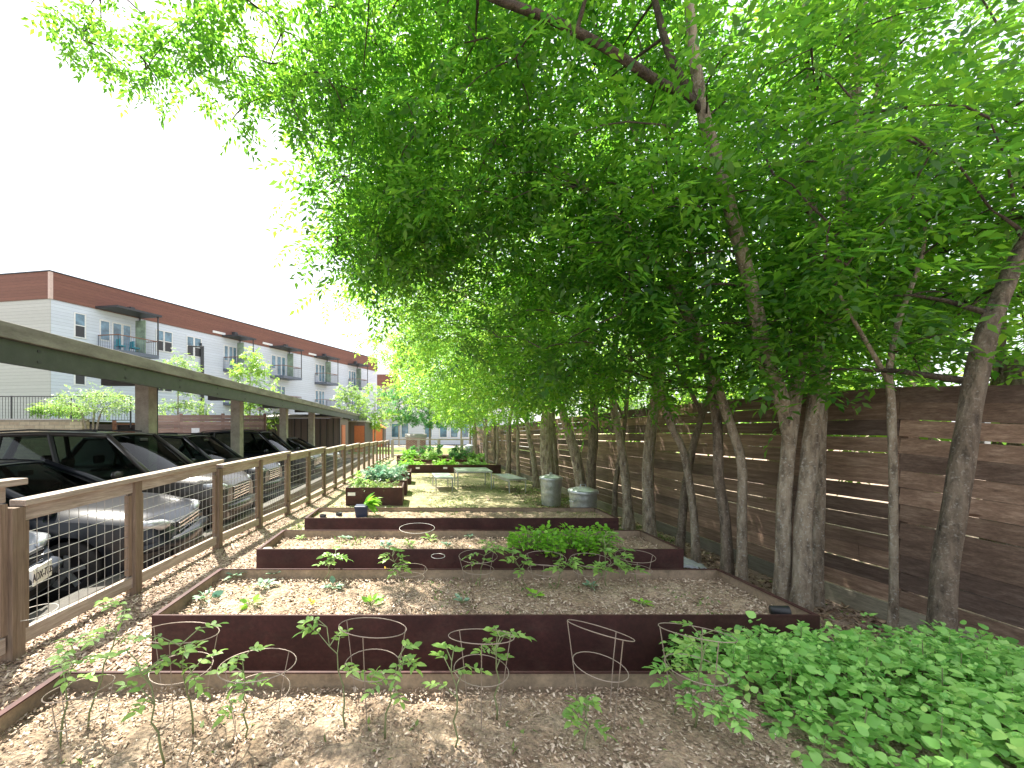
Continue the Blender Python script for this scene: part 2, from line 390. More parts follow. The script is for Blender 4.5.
xs = np.concatenate([[-400, -100, -60, -30, -15, -8, -4], np.arange(-3.3, 4.6, .07), [5, 7, 12, 30, 60, 100, 400]])
ys = np.concatenate([[-60, -20, -5, -1], np.arange(0, 9, .07), np.arange(9, 30, .5), [35, 50, 80, 150, 300, 500]])
tag(sheet('ground', xs, ys, ground_z, M['ground'], .012), kind='structure')
tag(sheet('parking_lot', np.array([-40, -20, -12, -7, -3.35]), np.array([-10, 0, 5, 10, 20, 27.5]), lambda X, Y: -.353 + 0 * X, M['asphalt']), kind='structure')
# worn dirt and sparse turf around the tables
tag(sheet('turf', np.arange(-2.2, 3.9, .15), np.arange(5.75, 27.9, .15), lambda X, Y: ground_z(X, Y) + .006, M['dirt'], .012), kind='structure')
tag(sheet('lawn', np.array([-6, 0, 20]), np.array([29.2, 33, 40]), lambda X, Y: -.25 + 0 * X, M['lawn']), kind='structure')
tag(sheet('street', np.array([-60, 0, 60]), np.array([40.2, 44]), lambda X, Y: -.25 + 0 * X, M['concrete']), kind='structure')
kb = MB(); kb.b2((-3.42, -6, -.37), (-3.22, 27, -.10)); tag(kb.build('kerb', M['kerb'], bevel=.015), kind='structure')

# ---------------------------------------------------------------- raised beds
def bed(x0, x1, y0, y1, zt, label, depth=.085, group='raised steel garden beds', zb=None, tags=()):
    zb = min(gz(x0, y0), gz(x1, y0), gz(x0, y1)) - .08 if zb is None else zb
    r = empty('raised_bed', ((x0 + x1) / 2, (y0 + y1) / 2, zb), 0, label, 'garden bed', group)
    W = (x1 - x0) / 2; D = (y1 - y0) / 2; H = zt - zb; t = .006; lip = .028
    for (a, b, nm) in (((-W, -D, 0), (W, -D + t, H), 'f'), ((-W, D - t, 0), (W, D, H), 'b'), ((-W, -D + t, 0), (-W + t, D - t, H), 'l'), ((W - t, -D + t, 0), (W, D - t, H), 'r')):
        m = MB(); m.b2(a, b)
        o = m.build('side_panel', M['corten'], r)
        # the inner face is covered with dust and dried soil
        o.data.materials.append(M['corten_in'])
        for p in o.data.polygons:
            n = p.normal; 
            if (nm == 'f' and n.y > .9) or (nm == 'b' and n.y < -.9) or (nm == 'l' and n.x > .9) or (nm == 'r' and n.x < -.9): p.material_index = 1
    m = MB(); q = .002
    m.b2((-W, -D, H), (W, -D + .012, H + .006)); m.b2((-W, D - .012, H), (W, D, H + .006))
    m.b2((-W, -D + .012, H), (-W + lip, D - .012, H + .006)); m.b2((W - lip, -D + .012, H), (W, D - .012, H + .006))
    m.build('rim', M['corten'], r)
    xs = np.arange(-W + t, W - t + .001, (2 * W - 2 * t) / int(2 * W / .03)); ys = np.linspace(-D + t, D - t, int(2 * D / .03))
    def zf(X, Y):
        e = np.minimum(np.minimum(X + W, W - X), np.minimum(Y + D, D - Y))
        return H - depth + .02 * sstep(0, .25, e) + 0 * X
    sheet('soil', xs, ys, zf, M['soil'], .024, r)
    for tx in tags:
        m = MB(); m.box((tx, -D - .004, H * .72), (.16, .006, .07)); m.build('tag', M['label_white'], r)
    return r
BZ = .41
bed(-1.62, 2.34, .72, 1.80, BZ, 'nearest rusty steel raised bed with tomato cages, at the bottom')
bed(-1.57, 2.34, 2.34, 3.13, BZ, 'second rusty steel bed from the front, with kale seedlings and a black cup')
bed(-1.49, 2.40, 3.64, 4.34, BZ, 'third rusty steel bed from the front, with bright green lettuce clumps')
bed(-1.43, 2.46, 4.95, 5.62, BZ - .005, 'fourth rusty steel bed from the front, holding the square pot, before the dustbins', .055)
bed(-1.58, -.37, 8.5, 9.35, .27, 'small square steel bed with a white tag, nearest of three in line', .08, 'small steel beds by the path', tags=(-.48,))
bed(-1.50, -.33, 9.9, 10.8, .24, 'middle small square steel bed with grey-green bushy plants', .08, 'small steel beds by the path')
bed(-1.45, -.28, 12.2, 13.2, .22, 'farthest small square steel bed, just before the long bed with two white tags', .08, 'small steel beds by the path')
bed(-.72, 3.24, 16, 17, .1, 'long far steel bed with two white tags behind the metal table', .06, tags=(-1.35, -.25))
bed(-1.1, 3.2, 19.2, 20.2, .07, 'long far steel bed between the tagged bed and the last bed', .06)
bed(-1.3, 3.1, 22.2, 23.2, .05, 'last and farthest long steel bed before the cross fence', .06)

# ---------------------------------------------------------------- wood plank fence on the right
def polyline(pts, n=1):
    return [Vector(p) for p in pts]
FR = [(5.4, -1.6), (4.85, .4), (4.36, 2.1), (4.02, 3.35), (3.92, 4.2), (3.86, 6.6), (3.83, 9.0), (3.81, 11.4), (3.79, 13.8), (3.77, 16.2), (3.75, 18.6), (3.73, 21), (3.71, 23.4), (3.7, 25.8), (3.69, 28.2)]
fr = empty('plank_fence', (3.9, 12, 0), 0, 'tall dark brown horizontal plank fence along the right side behind the trees', 'fence')
off = Vector((3.9, 12, 0))
mp_, mpost, mk = MB(), [], MB()
rnd = random.Random(3)
for i in range(len(FR) - 1):
    a = Vector((*FR[i], 0)); b = Vector((*FR[i + 1], 0)); d = (b - a).normalized(); nrm = Vector((d.y, -d.x, 0))
    za = gz(FR[i][0] - .1, FR[i][1]); zb_ = gz(FR[i + 1][0] - .1, FR[i + 1][1])
    if FR[i][1] < 3: za -= .10
    if FR[i + 1][1] < 3: zb_ -= .10
    z = .17; rows = 13; hh = .1405
    mk.beam(a + Vector((0, 0, za + .06)) - nrm * .012 - off, b + Vector((0, 0, zb_ + .06)) - nrm * .012 - off, .03, .2)
    for k in range(rows):
        gp = rnd.choice([.0, .001, .002, .004, .009, .011]) ; h = hh - gp + rnd.uniform(-.004, .002)
        cuts = [0, 1]
        if rnd.random() < .3: cuts = [0, rnd.uniform(.3, .7), 1]
        for c0, c1 in zip(cuts[:-1], cuts[1:]):
            pa = a.lerp(b, c0 + .0012); pb = a.lerp(b, c1 - .0012); zz0 = za + (zb_ - za) * c0; zz1 = za + (zb_ - za) * c1
            j = rnd.uniform(-.004, .004); j2 = rnd.uniform(-.004, .004)
            mp_.beam(pa + Vector((0, 0, zz0 + z + h / 2 + j)) + nrm * rnd.uniform(0, .006) - off, pb + Vector((0, 0, zz1 + z + h / 2 + j2)) + nrm * rnd.uniform(0, .006) - off, .022, h)
        z += hh + .0015
    m = MB(); m.b2(a - off + nrm * .07 - Vector((.045, .045, .1)), a - off + nrm * .07 + Vector((.045, .045, za + 1.98)))
    m.build('post', M['plank'], fr)
mp_.build('planks', M['plank'], fr); mk.build('kickboard', M['plank_grey'], fr)
m = MB(); m.box(at(985, 428, 3.02) - off, (.05, .03, .3)); m.build('bracket', M['galv'], fr, bevel=.004)

# ---------------------------------------------------------------- welded wire fence on the left
fl = empty('wire_mesh_fence', (-2.6, 10, 0), 0, 'weathered wood and wire mesh fence with a broad top rail, between path and parked cars', 'fence')
off = Vector((-2.6, 10, 0))
SEC = [(-.1, -2.72), (2.62, -2.67), (5.06, -2.56), (7.42, -2.46), (9.9, -2.38), (12.35, -2.34), (14.8, -2.27), (17.2, -2.2), (19.7, -2.12), (22.1, -2.05), (24.9, -1.95)]
topz = [(1.16, 1.18), (1.035, 1.125), (1.055, 1.105), (1.06, 1.08), (1.03, 1.05), (1.0, 1.02), (.97, .98), (.94, .95), (.9, .91), (.86, .87)]
def post_at(p, ztop, zg, ww=.09, name='post'):
    m = MB(); m.b2(p - off + Vector((-ww / 2, -ww / 2, zg - .15)), p - off + Vector((ww / 2, ww / 2, ztop)))
    return m.build(name, M['post_wood'], fl, bevel=.004)
for i in range(len(SEC) - 1):
    (ya, xa), (yb, xb) = SEC[i], SEC[i + 1]; z0, z1 = topz[i]
    a = Vector((xa, ya, 0)); b = Vector((xb, yb, 0)); d = (b - a).normalized(); nn = Vector((d.y, -d.x, 0))
    ga, gb = gz(xa + .1, ya), gz(xb + .1, yb)
    m = MB(); m.beam(a + d * .03 + Vector((0, 0, z0 - .02)) - off, b + d * .05 + Vector((0, 0, z1 - .02)) - off, .115, .042); m.build('top_rail', M['rail_wood'], fl, bevel=.005)
    m = MB(); m.beam(a + d * .06 + Vector((0, 0, z0 - .093)) - off, b - d * .06 + Vector((0, 0, z1 - .093)) - off, .042, .10)
    m.beam(a + d * .06 + Vector((0, 0, ga + .12)) - off, b - d * .06 + Vector((0, 0, gb + .12)) - off, .042, .10)
    m.build('rail', M['rail_wood'], fl, bevel=.003)
    mid = a.lerp(b, .43 if i == 1 else .5); gm = (ga + gb) / 2
    post_at(a, z0 - .042 if i else 1.1, ga); post_at(mid, (z0 + z1) / 2 - .046, gm)
    for q0, q1, s0 in ((a, mid, 0), (mid, b, 1)):
        for e, s in ((q0, 1), (q1, -1)):
            f = (e - a).length / (b - a).length
            m = MB(); p = e + d * s * .068; m.box((p.x - off.x, p.y - off.y, (z0 + (z1 - z0) * f - .145 + ga + (gb - ga) * f + .172) / 2), (.04, .042, z0 - .145 - .172 - ga), rz=math.atan2(d.y, d.x) - R(90)); m.build('jamb', M['post_wood'], fl)
        if yb < 20:
            m = MB(); L = (q1 - q0).length; n = int(L / .08)
            for k in range(1, n):
                p = q0.lerp(q1, k / n); f = (p - a).length / (b - a).length
                m.tube([p - off + Vector((0, 0, ga + .15 + (gb - ga) * f)), p - off + Vector((0, 0, z0 - .13 + (z1 - z0) * f))], .0027, 4, False)
            for k in range(1, 8):
                h = k / 8.
                fa = (q0 - a).length / (b - a).length; fb = (q1 - a).length / (b - a).length
                za = ga + .15 + (z0 - ga - .28) * h; zb_ = gb + .15 + (z1 - gb - .28) * h
                m.tube([q0 + d * .08 - off + Vector((.006, 0, za + (zb_ - za) * fa)), q1 - d * .08 - off + Vector((.006, 0, za + (zb_ - za) * fb))], .0027, 4, False)
            m.build('wire_panel', M['wire'], fl)
post_at(Vector((-1.95, 24.9, 0)), .9, -.26, .12)
# cross fence at the far end
fc = empty('cross_fence', (0, 25.4, -.26), 0, 'low grey open post and rail fence crossing the far end of the garden', 'fence')
px = [-1.75, -.1, 1.2, 2.66, 3.5]
for x in px:
    m = MB(); m.b2((x - .09, -.06, 0), (x + .09, .06, 1.12)); m.build('post', M['carport_post'], fc)
m = MB(); m.b2((-1.75, -.05, 1.12), (3.55, .08, 1.2)); m.build('top_rail', M['carport_post'], fc)
m = MB(); m.b2((-1.75, -.02, .08), (3.55, .02, .16)); m.build('bottom_rail', M['carport_post'], fc)

# ---------------------------------------------------------------- carport
cp = empty('carport', (-6, 12, -.35), 0, 'long flat roofed carport with a dark green steel beam over the parked cars', 'carport')
off = Vector((-6, 12, -.35))
m = MB(); m.b2(Vector((-5.06, -3, 2.31)) - off, Vector((-5.0, 38, 2.60)) - off); m.build('beam', M['fascia_dark'], cp)
m = MB(); m.b2(Vector((-5.12, -3, 2.603)) - off, Vector((-4.95, 38, 2.80)) - off); m.build('roof_edge', M['fascia_top'], cp, bevel=.01)
m = MB()
for zz, t in ((2.62, .12),):
    m.add([Vector(p) - off for p in ((-5.13, -3, 2.62), (-5.13, 38, 2.62), (-9.6, 38, 3.1), (-9.6, -3, 3.1), (-5.13, -3, 2.75), (-5.13, 38, 2.75), (-9.6, 38, 3.2), (-9.6, -3, 3.2))],
          [(0, 1, 2, 3), (7, 6, 5, 4), (0, 4, 5, 1), (2, 6, 7, 3), (1, 5, 6, 2), (3, 7, 4, 0)])
m.build('roof_deck', M['roof_under'], cp)
for k, y in enumerate((-.1, 4.2, 8.75, 13.1, 17.6, 22.1, 27.6, 33)):
    m = MB(); m.b2(Vector((-6.14, y - .14, -.36)) - off, Vector((-5.84, y + .14, 2.5)) - off); m.build('post', M['carport_post'], cp, bevel=.01)
    m = MB(); m.b2(Vector((-6.9, y - .1, 2.47)) - off, Vector((-5.07, y + .1, 2.615)) - off); m.build('cross_beam', M['fascia_dark'], cp)
    m = MB(); m.b2(Vector((-5.95, y + .143, 0)) - off, Vector((-5.86, y + .2, 2.43)) - off); m.build('conduit', M['dark_metal'], cp)
for y in np.arange(0.6, 37, 1.55):
    m = MB(); q = Vector((-4.998, y, 2.46)) - off
    for dz in (-.07, .07): m.box(q + Vector((0, 0, dz)), (.012, .05, .03))
    m.build('bolt_plate', M['dark_metal'], cp)

# ---------------------------------------------------------------- cars
def car(loc, rz, paint, label, suv=False, plate=None, L=4.7, W=1.84, H=1.48, cowl=1.15, hoodz=.98):
    r = empty('parked_car', loc, rz, label, 'car', 'cars parked under the carport')
    hw = W / 2; xf = L / 2; wr = .34 if suv else .32; ax = [xf - .93, -xf + .95]
    belt = .97 if not suv else 1.06
    hoodz = belt - .03 if not suv else belt + .03
    xw = xf - cowl                                   # windscreen base
    xs = sorted(set([round(v, 3) for v in list(np.linspace(-xf, xf, 34)) + [a + wr * 1.18 * math.cos(t) for a in ax for t in np.linspace(0, math.pi, 11)]]))
    secs = []
    for x in xs:
        u = (x / xf)
        wv = hw * (1 - .16 * max(0, abs(u) - .72) ** 1.5 / .28 ** 1.5 * 1.0)
        if u > .93: wv -= .06 * (u - .93) / .07
        if x > xw: top = hoodz - (.20 if not suv else .12) * ((x - xw) / cowl) ** 2.0
        elif x < -xf + (.75 if not suv else .12): top = belt - (.02 if not suv else .1) - .12 * max(0, (-xf + .35 - x) / .35) ** 2
        else: top = belt
        if u > .985: top -= .12
        bot = .20 + (.05 if suv else 0) + .08 * max(0, abs(u) - .9) / .1
        low = bot
        for a in ax:
            q = (wr * 1.18) ** 2 - (x - a) ** 2
            if q > 0: low = max(low, wr + math.sqrt(q))
        sh = top - .05
        sec = [(0, top + .035), (wv * .55, top + .022), (wv * .86, top), (wv * .965, sh - .03), (wv, max(low, sh - .22)), (wv * 1.0, max(low, .5)), (wv * .985, low), (wv * .80, low), (wv * .80, bot), (0, bot)]
        secs.append((x, sec))
    n = 10; m = MB(); vs = []
    for x, sec in secs:
        for y, z in sec: vs.append((x, y, z))
        for y, z in sec[1:-1][::-1]: vs.append((x, -y, z))
    k = 2 * n - 2
    fs = [(i * k + j, i * k + (j + 1) % k, (i + 1) * k + (j + 1) % k, (i + 1) * k + j) for i in range(len(secs) - 1) for j in range(k)]
    fs += [tuple(range(k)), tuple((len(secs) - 1) * k + j for j in range(k))[::-1]]
    m.add(vs, [f[::-1] for f in fs]); body = m.build('body', paint, r, True)
    body.modifiers.new('s', 'EDGE_SPLIT').split_angle = R(38)
    # cabin
    wb, wt = hw * .93, hw * .74
    zt = H; xa = xw - (.85 if not suv else .75); xd = -xf + (1.15 if not suv else .55); x0r = -xf + (.55 if not suv else .14)
    def roofpt(f, s): # f 0..1 from front to rear
        return Vector((xa + (xd - xa) * f, s * wt, zt - .05 + .05 * math.sin(math.pi * min(1, f * 1.1)) - (.03 if suv else .06) * f))
    zb = belt + .0
    def basept(f, s): return Vector((xw + (x0r - xw) * f, s * wb * (1 - .05 * (2 * abs(f - .45)) ** 2), zb))
    # roof panel
    m = MB(); N = 12; vs = []
    for i in range(N + 1):
        f = i / N; a = roofpt(f, 1)
        for j in range(9):
            v = -1 + 2 * j / 8
            vs.append((a.x + (.05 if i == 0 else (-.05 if i == N else 0)) * (1 - v * v), v * a.y * (1.03), a.z + .05 * (1 - v * v) ** .6))
    m.add(vs, [(i * 9 + j, i * 9 + j + 1, (i + 1) * 9 + j + 1, (i + 1) * 9 + j) for i in range(N) for j in range(8)])
    roof = m.build('roof', paint, r, True); sd = roof.modifiers.new('t', 'SOLIDIFY'); sd.thickness = .035; sd.offset = -1
    # glass
    def strip(name, A0, A1, B0, B1, bulge, nx=6, ny=4):
        mm = MB(); vs = []
        for i in range(ny + 1):
            fy = i / ny
            for j in range(nx + 1):
                fx = j / nx; p = A0.lerp(A1, fx).lerp(B0.lerp(B1, fx), fy)
                vs.append(p + bulge * (4 * fx * (1 - fx)))
        mm.add(vs, [(i * (nx + 1) + j, i * (nx + 1) + j + 1, (i + 1) * (nx + 1) + j + 1, (i + 1) * (nx + 1) + j) for i in range(ny) for j in range(nx)])
        return mm.build(name, M['car_glass'], r, True)
    strip('windscreen', basept(0, -1), basept(0, 1), roofpt(0, -1), roofpt(0, 1), Vector((.09, 0, .01)))
    strip('rear_window', basept(1, -1), basept(1, 1), roofpt(1, -1), roofpt(1, 1), Vector((-.05, 0, .01)))
    splits = [0, .36, .66, 1.0]; basef = [0, .37, .66, 1]
    for s in (-1, 1):
        mm = MB()
        for (f0, f1, g0, g1) in zip(splits[:-1], splits[1:], basef[:-1], basef[1:]):
            vs = [basept(g0, s), basept(g1, s), roofpt(f1, s), roofpt(f0, s)]
            mm.add(vs, [(0, 1, 2, 3)])
        mm.build('side_window', M['car_glass'], r)
        pm = MB()
        pm.tube([basept(0, s) + Vector((.06, 0, -.04)), basept(0, s).lerp(roofpt(0, s), .5) + Vector((.015, s * .012, .012)), roofpt(0, s) + Vector((0, 0, .012))], [.055, .042, .038], 8)
        pm.tube([basept(1, s) + Vector((-.03, 0, -.03)), roofpt(1, s)], [.09 if suv else .07, .05], 8)
        pm.tube([roofpt(f, s) + Vector((0, 0, .0)) for f in np.linspace(0, 1, 8)], .034, 8)
        pm.build('pillar', paint, r, True)
        pm = MB()
        for f, g in ((splits[1], basef[1]), (splits[2], basef[2])):
            pm.tube([basept(g, s) + Vector((0, 0, -.03)), roofpt(f, s)], .04, 6)
        pm.build('door_pillar', M['black_plastic'], r)
        # mirror
        mm = MB(); c = basept(.13, s) + Vector((.05, s * .15, .07))
        mm.lathe([(.01, -.07), (.07, -.055), (.095, 0), (.08, .055), (.01, .075)], (0, 0, 0), 12)
        mm.v = [(c.x + v[0] * .75, c.y + v[1] * 1.25, c.z + v[2]) for v in mm.v]; mm.beam(c - Vector((0, s * .02, .03)), c - Vector((0, s * .17, .08)), .04, .03)
        mm.build('mirror', paint, r, True)
        # headlight and taillight
        mm = MB(); p0 = Vector((xf - .05, s * hw * .50, hoodz - .24)); p1 = Vector((xf - .33, s * hw * .925, hoodz - .17))
        mm.tube([p0, p0.lerp(p1, .5) + Vector((.085, s * .03, .0)), p1], [.035, .07, .04], 10); mm.build('headlight', M['lamp_lens'], r, True)
        mm = MB(); mm.b2((-xf + .0, s * hw * .6, belt - .22), (-xf + .14, s * hw * .93, belt - .05)); mm.build('taillight', M['orange_wood'], r, bevel=.02)
        # door seams and handles
        mm = MB()
        for x in (xw - .1, xw - 1.15, xw - 2.1):
            if x > ax[1] + .2: mm.b2((x - .004, s * (hw * 1.0 - .004), .32), (x + .004, s * (hw * 1.0 + .0035), belt - .12))
        mm.build('door_seam', M['black_plastic'], r)
        for x in (xw - 1.0, xw - 1.95):
            mm = MB(); mm.beam((x - .1, s * (hw * .99 + .015), belt - .14), (x + .1, s * (hw * .99 + .015), belt - .14), .025, .03); mm.build('door_handle', M['chrome'], r, bevel=.006)
        for a in ax:
            y = s * (hw - .115)
            def wheelprof(prof, mat, nm, par):
                mm = MB(); mm.lathe(prof, (0, 0, 0), 28)
                mm.v = [(a + v[0], y + v[2] * s, wr + v[1]) for v in mm.v]
                return mm.build(nm, mat, par, True)
            t = wheelprof([(wr * .62, -.10), (wr * .95, -.105), (wr, -.07), (wr, .07), (wr * .95, .105), (wr * .62, .10)], M['tyre'], 'wheel', r)
            wheelprof([(wr * .63, .095), (wr * .58, .10), (wr * .55, .03), (.001, .03)], M['dark_metal'], 'rim', t)
            mm = MB()
            for q in range(5):
                th = q * 2 * math.pi / 5 + .3
                mm.beam((a, y + s * .075, wr), (a + wr * .57 * math.cos(th), y + s * .085, wr + wr * .57 * math.sin(th)), .05, .03, up=(0, 1, 0))
            mm.build('spokes', M['galv'], t)
    # front end
    mm = MB(); gx = xf - .005
    for q in range(5): mm.beam((gx + .012 - .004 * q, -hw * .45, hoodz - .25 - .05 * q), (gx + .012 - .004 * q, hw * .45, hoodz - .25 - .05 * q), .03, .022)
    mm.build('grille', M['chrome'], r, bevel=.004)
    mm = MB(); mm.box((gx - .005, 0, hoodz - .36), (.03, hw * .96, .28)); mm.box((gx - .02, 0, .36), (.06, hw * 1.3, .14)); mm.build('air_intake', M['black_plastic'], r, bevel=.02)
    mm = MB(); mm.tube([(xf - .22, -hw * .95, .50), (xf + .03, -hw * .62, .50), (xf + .07, 0, .50), (xf + .03, hw * .62, .50), (xf - .22, hw * .95, .50)], [.05, .075, .08, .075, .05], 10); mm.build('bumper', paint, r, True)
    mm = MB(); mm.ring((0, 0, 0), .05, .009); mm.v = [(gx + .05, v[0], hoodz - .32 + v[1]) for v in mm.v]; mm.build('badge', M['chrome'], r)
    if plate is not None:
        mm = MB(); mm.box((xf + .165, 0, .57), (.012, .305, .152)); mm.box((xf+.12, 0, .57), (.08, .2, .1)); pl = mm.build('number_plate', M['plate_white'], r, bevel=.003)
        fc_ = bpy.data.curves.new('plate_text', 'FONT'); fc_.body = plate; fc_.size = .098; fc_.align_x = 'CENTER'; fc_.align_y = 'CENTER'; fc_.extrude = .0015; fc_.space_character = 1.0
        t = bpy.data.objects.new('plate_text', fc_); link(t, pl); t.location = (xf + .1735, 0, .563); t.rotation_euler = (R(90), 0, R(90)); fc_.materials.append(M['ink'])
        t.scale = (.78, 1, 1)
        bpy.context.view_layer.update()
        tm = bpy.data.meshes.new_from_object(t.evaluated_get(bpy.context.evaluated_depsgraph_get()))
        tm.materials.clear(); tm.materials.append(M['ink'])
        t2 = bpy.data.objects.new('lettering', tm); link(t2, pl); t2.location = t.location; t2.rotation_euler = t.rotation_euler; t2.scale = t.scale
        bpy.data.objects.remove(t)
    # interior
    mm = MB(); 
    for s in (-1, 1):
        for xq in (xw - 1.25, xw - 2.15):
            mm.box((xq, s * .38, .62), (.5, .5, .22)); mm.box((xq - .27, s * .38, .88), (.14, .48, .5)); mm.box((xq - .32, s * .38, 1.2 if not suv else 1.3), (.09, .24, .16))
    mm.b2((xw - .45, -wb * .9, .7), (xw - .1, wb * .9, belt + .005)); mm.build('seats', M['seat_dark'], r, bevel=.04)
    mm = MB(); mm.ring((0, 0, 0), .18, .014); mm.v = [(xw - .62 + v[1] * .35, .38 + v[0], belt - .02 + v[1]) for v in mm.v]; mm.build('steering_wheel', M['black_plastic'], r)
    mm = MB(); mm.box((xa + .18, 0, H - .13), (.03, .24, .07)); mm.build('rear_view_mirror', M['black_plastic'], r, bevel=.01)
    if suv:
        for s in (-1, 1):
            mm = MB(); mm.tube([roofpt(f, s * .93) + Vector((0, 0, .07 if 0 < f < .9 else .03)) for f in (.08, .12, .5, .85, .9)], .014, 6); mm.build('roof_rail', M['dark_metal'], r)
    return r
LZ = -.353
def park(fx, fy, ang, **k):                     # front centre position
    L = k.get('L', 4.7); a = R(ang)
    return car((fx - L / 2 * math.cos(a), fy - L / 2 * math.sin(a), LZ), a, **k)
park(-3.56, 3.55, 20, W=1.66, paint=M['paint_silver'], label='blue-grey car behind the mesh at the left edge, with number plate ADX-7735', plate='ADX-7735', H=1.42)
park(-3.12, 5.40, 14, paint=M['paint_black'], label='black saloon nose to the fence, with a clear view through its windscreen', plate=None, H=1.45)
park(-3.35, 7.5, 6, paint=M['paint_grey'], label='large taupe grey SUV with door mirror and long side windows showing', suv=True, H=1.80, L=4.9)
park(-3.75, 10.3, 3, paint=M['paint_dark'], label='dark grey SUV parked between the taupe SUV and the carport post', suv=True, H=1.72)
park(-3.7, 14.6, 2, paint=M['paint_black'], label='black SUV with a high roof behind the second carport post', suv=True, H=1.80)
park(-3.75, 18.2, 0, paint=M['paint_dark'], label='farthest dark car, low and mostly hidden beyond the black SUV', H=1.5)

# ---------------------------------------------------------------- leaf and sprig templates
def rot_to(d):
    d = d / np.linalg.norm(d, axis=-1, keepdims=True)
    up = np.tile([0., 0., 1.], (len(d), 1)) + rng.normal(0, .35, (len(d), 3))
    x = np.cross(d, up); x /= np.linalg.norm(x, axis=1, keepdims=True) + 1e-9
    z = np.cross(x, d)
    return np.stack([x, d, z], 2)                  # columns: side, along, up
KITE = np.array([(0, 0, 0), (-.5, .42, .08), (0, 1, -.06), (.5, .42, .08)], float)
OVAL = np.array([(0, 0, 0), (-.34, .12, .06), (-.5, .4, .10), (-.3, .75, .05), (0, 1, -.08), (.3, .75, .05), (.5, .4, .10), (.34, .12, .06)], float)
def sprig_template(nl, length, leaf, wr, rg, droop=.25):
    V = []
    for i in range(nl):
        f = (i + .6) / nl; s = 1 if i % 2 else -1
        base = np.array([0, length * f, -droop * length * f * f])
        if i == nl - 1: ang = 0
        else: ang = s * rg.uniform(.7, 1.15)
        ca, sa = math.cos(ang), math.sin(ang)
        l = leaf * rg.uniform(.75, 1.2) * (1 - .25 * abs(f - .5)); K = KITE * np.array([l * wr, l, l])
        tl = rg.uniform(-.5, .5); ct, st = math.cos(tl), math.sin(tl)
        K = np.stack([K[:, 0] * ct + K[:, 2] * st, K[:, 1], -K[:, 0] * st + K[:, 2] * ct], 1)
        dz = rg.uniform(-.5, .15)
        P = np.stack([K[:, 0] * ca + K[:, 1] * sa, -K[:, 0] * sa + K[:, 1] * ca, K[:, 2] + dz * K[:, 1]], 1)
        V.append(P + base)
    return np.concatenate(V)
def make_leaves(centers, per, rad, leaf, nl=9, wr=.42, length=.3, out=None, flat=.42, seed=0):
    rg = np.random.default_rng(seed)
    T = [sprig_template(nl, length, leaf, wr, rg) for _ in range(6)]
    n = len(centers) * per
    c = np.repeat(centers, per, 0)
    d = rg.normal(size=(n, 3)); d[:, 2] *= .45; d /= np.linalg.norm(d, axis=1, keepdims=True)
    o = rg.normal(size=(n, 3)) * np.array([1, 1, flat]); o /= np.linalg.norm(o, axis=1, keepdims=True) + 1e-6
    o *= (rg.random((n, 1)) ** .5) * rad
    d = d + o / rad * .8; d[:, 2] -= .15
    Rm = rot_to(d); sc = rg.uniform(.65, 1.3, n)
    idx = rg.integers(0, 6, n); Tm = np.stack(T)[idx] * sc[:, None, None]
    V = np.einsum('nij,nkj->nki', Rm, Tm) + (c + o)[:, None, :]
    V = V.reshape(-1, 3); F = np.arange(len(V)).reshape(-1, 4)
    return V, F

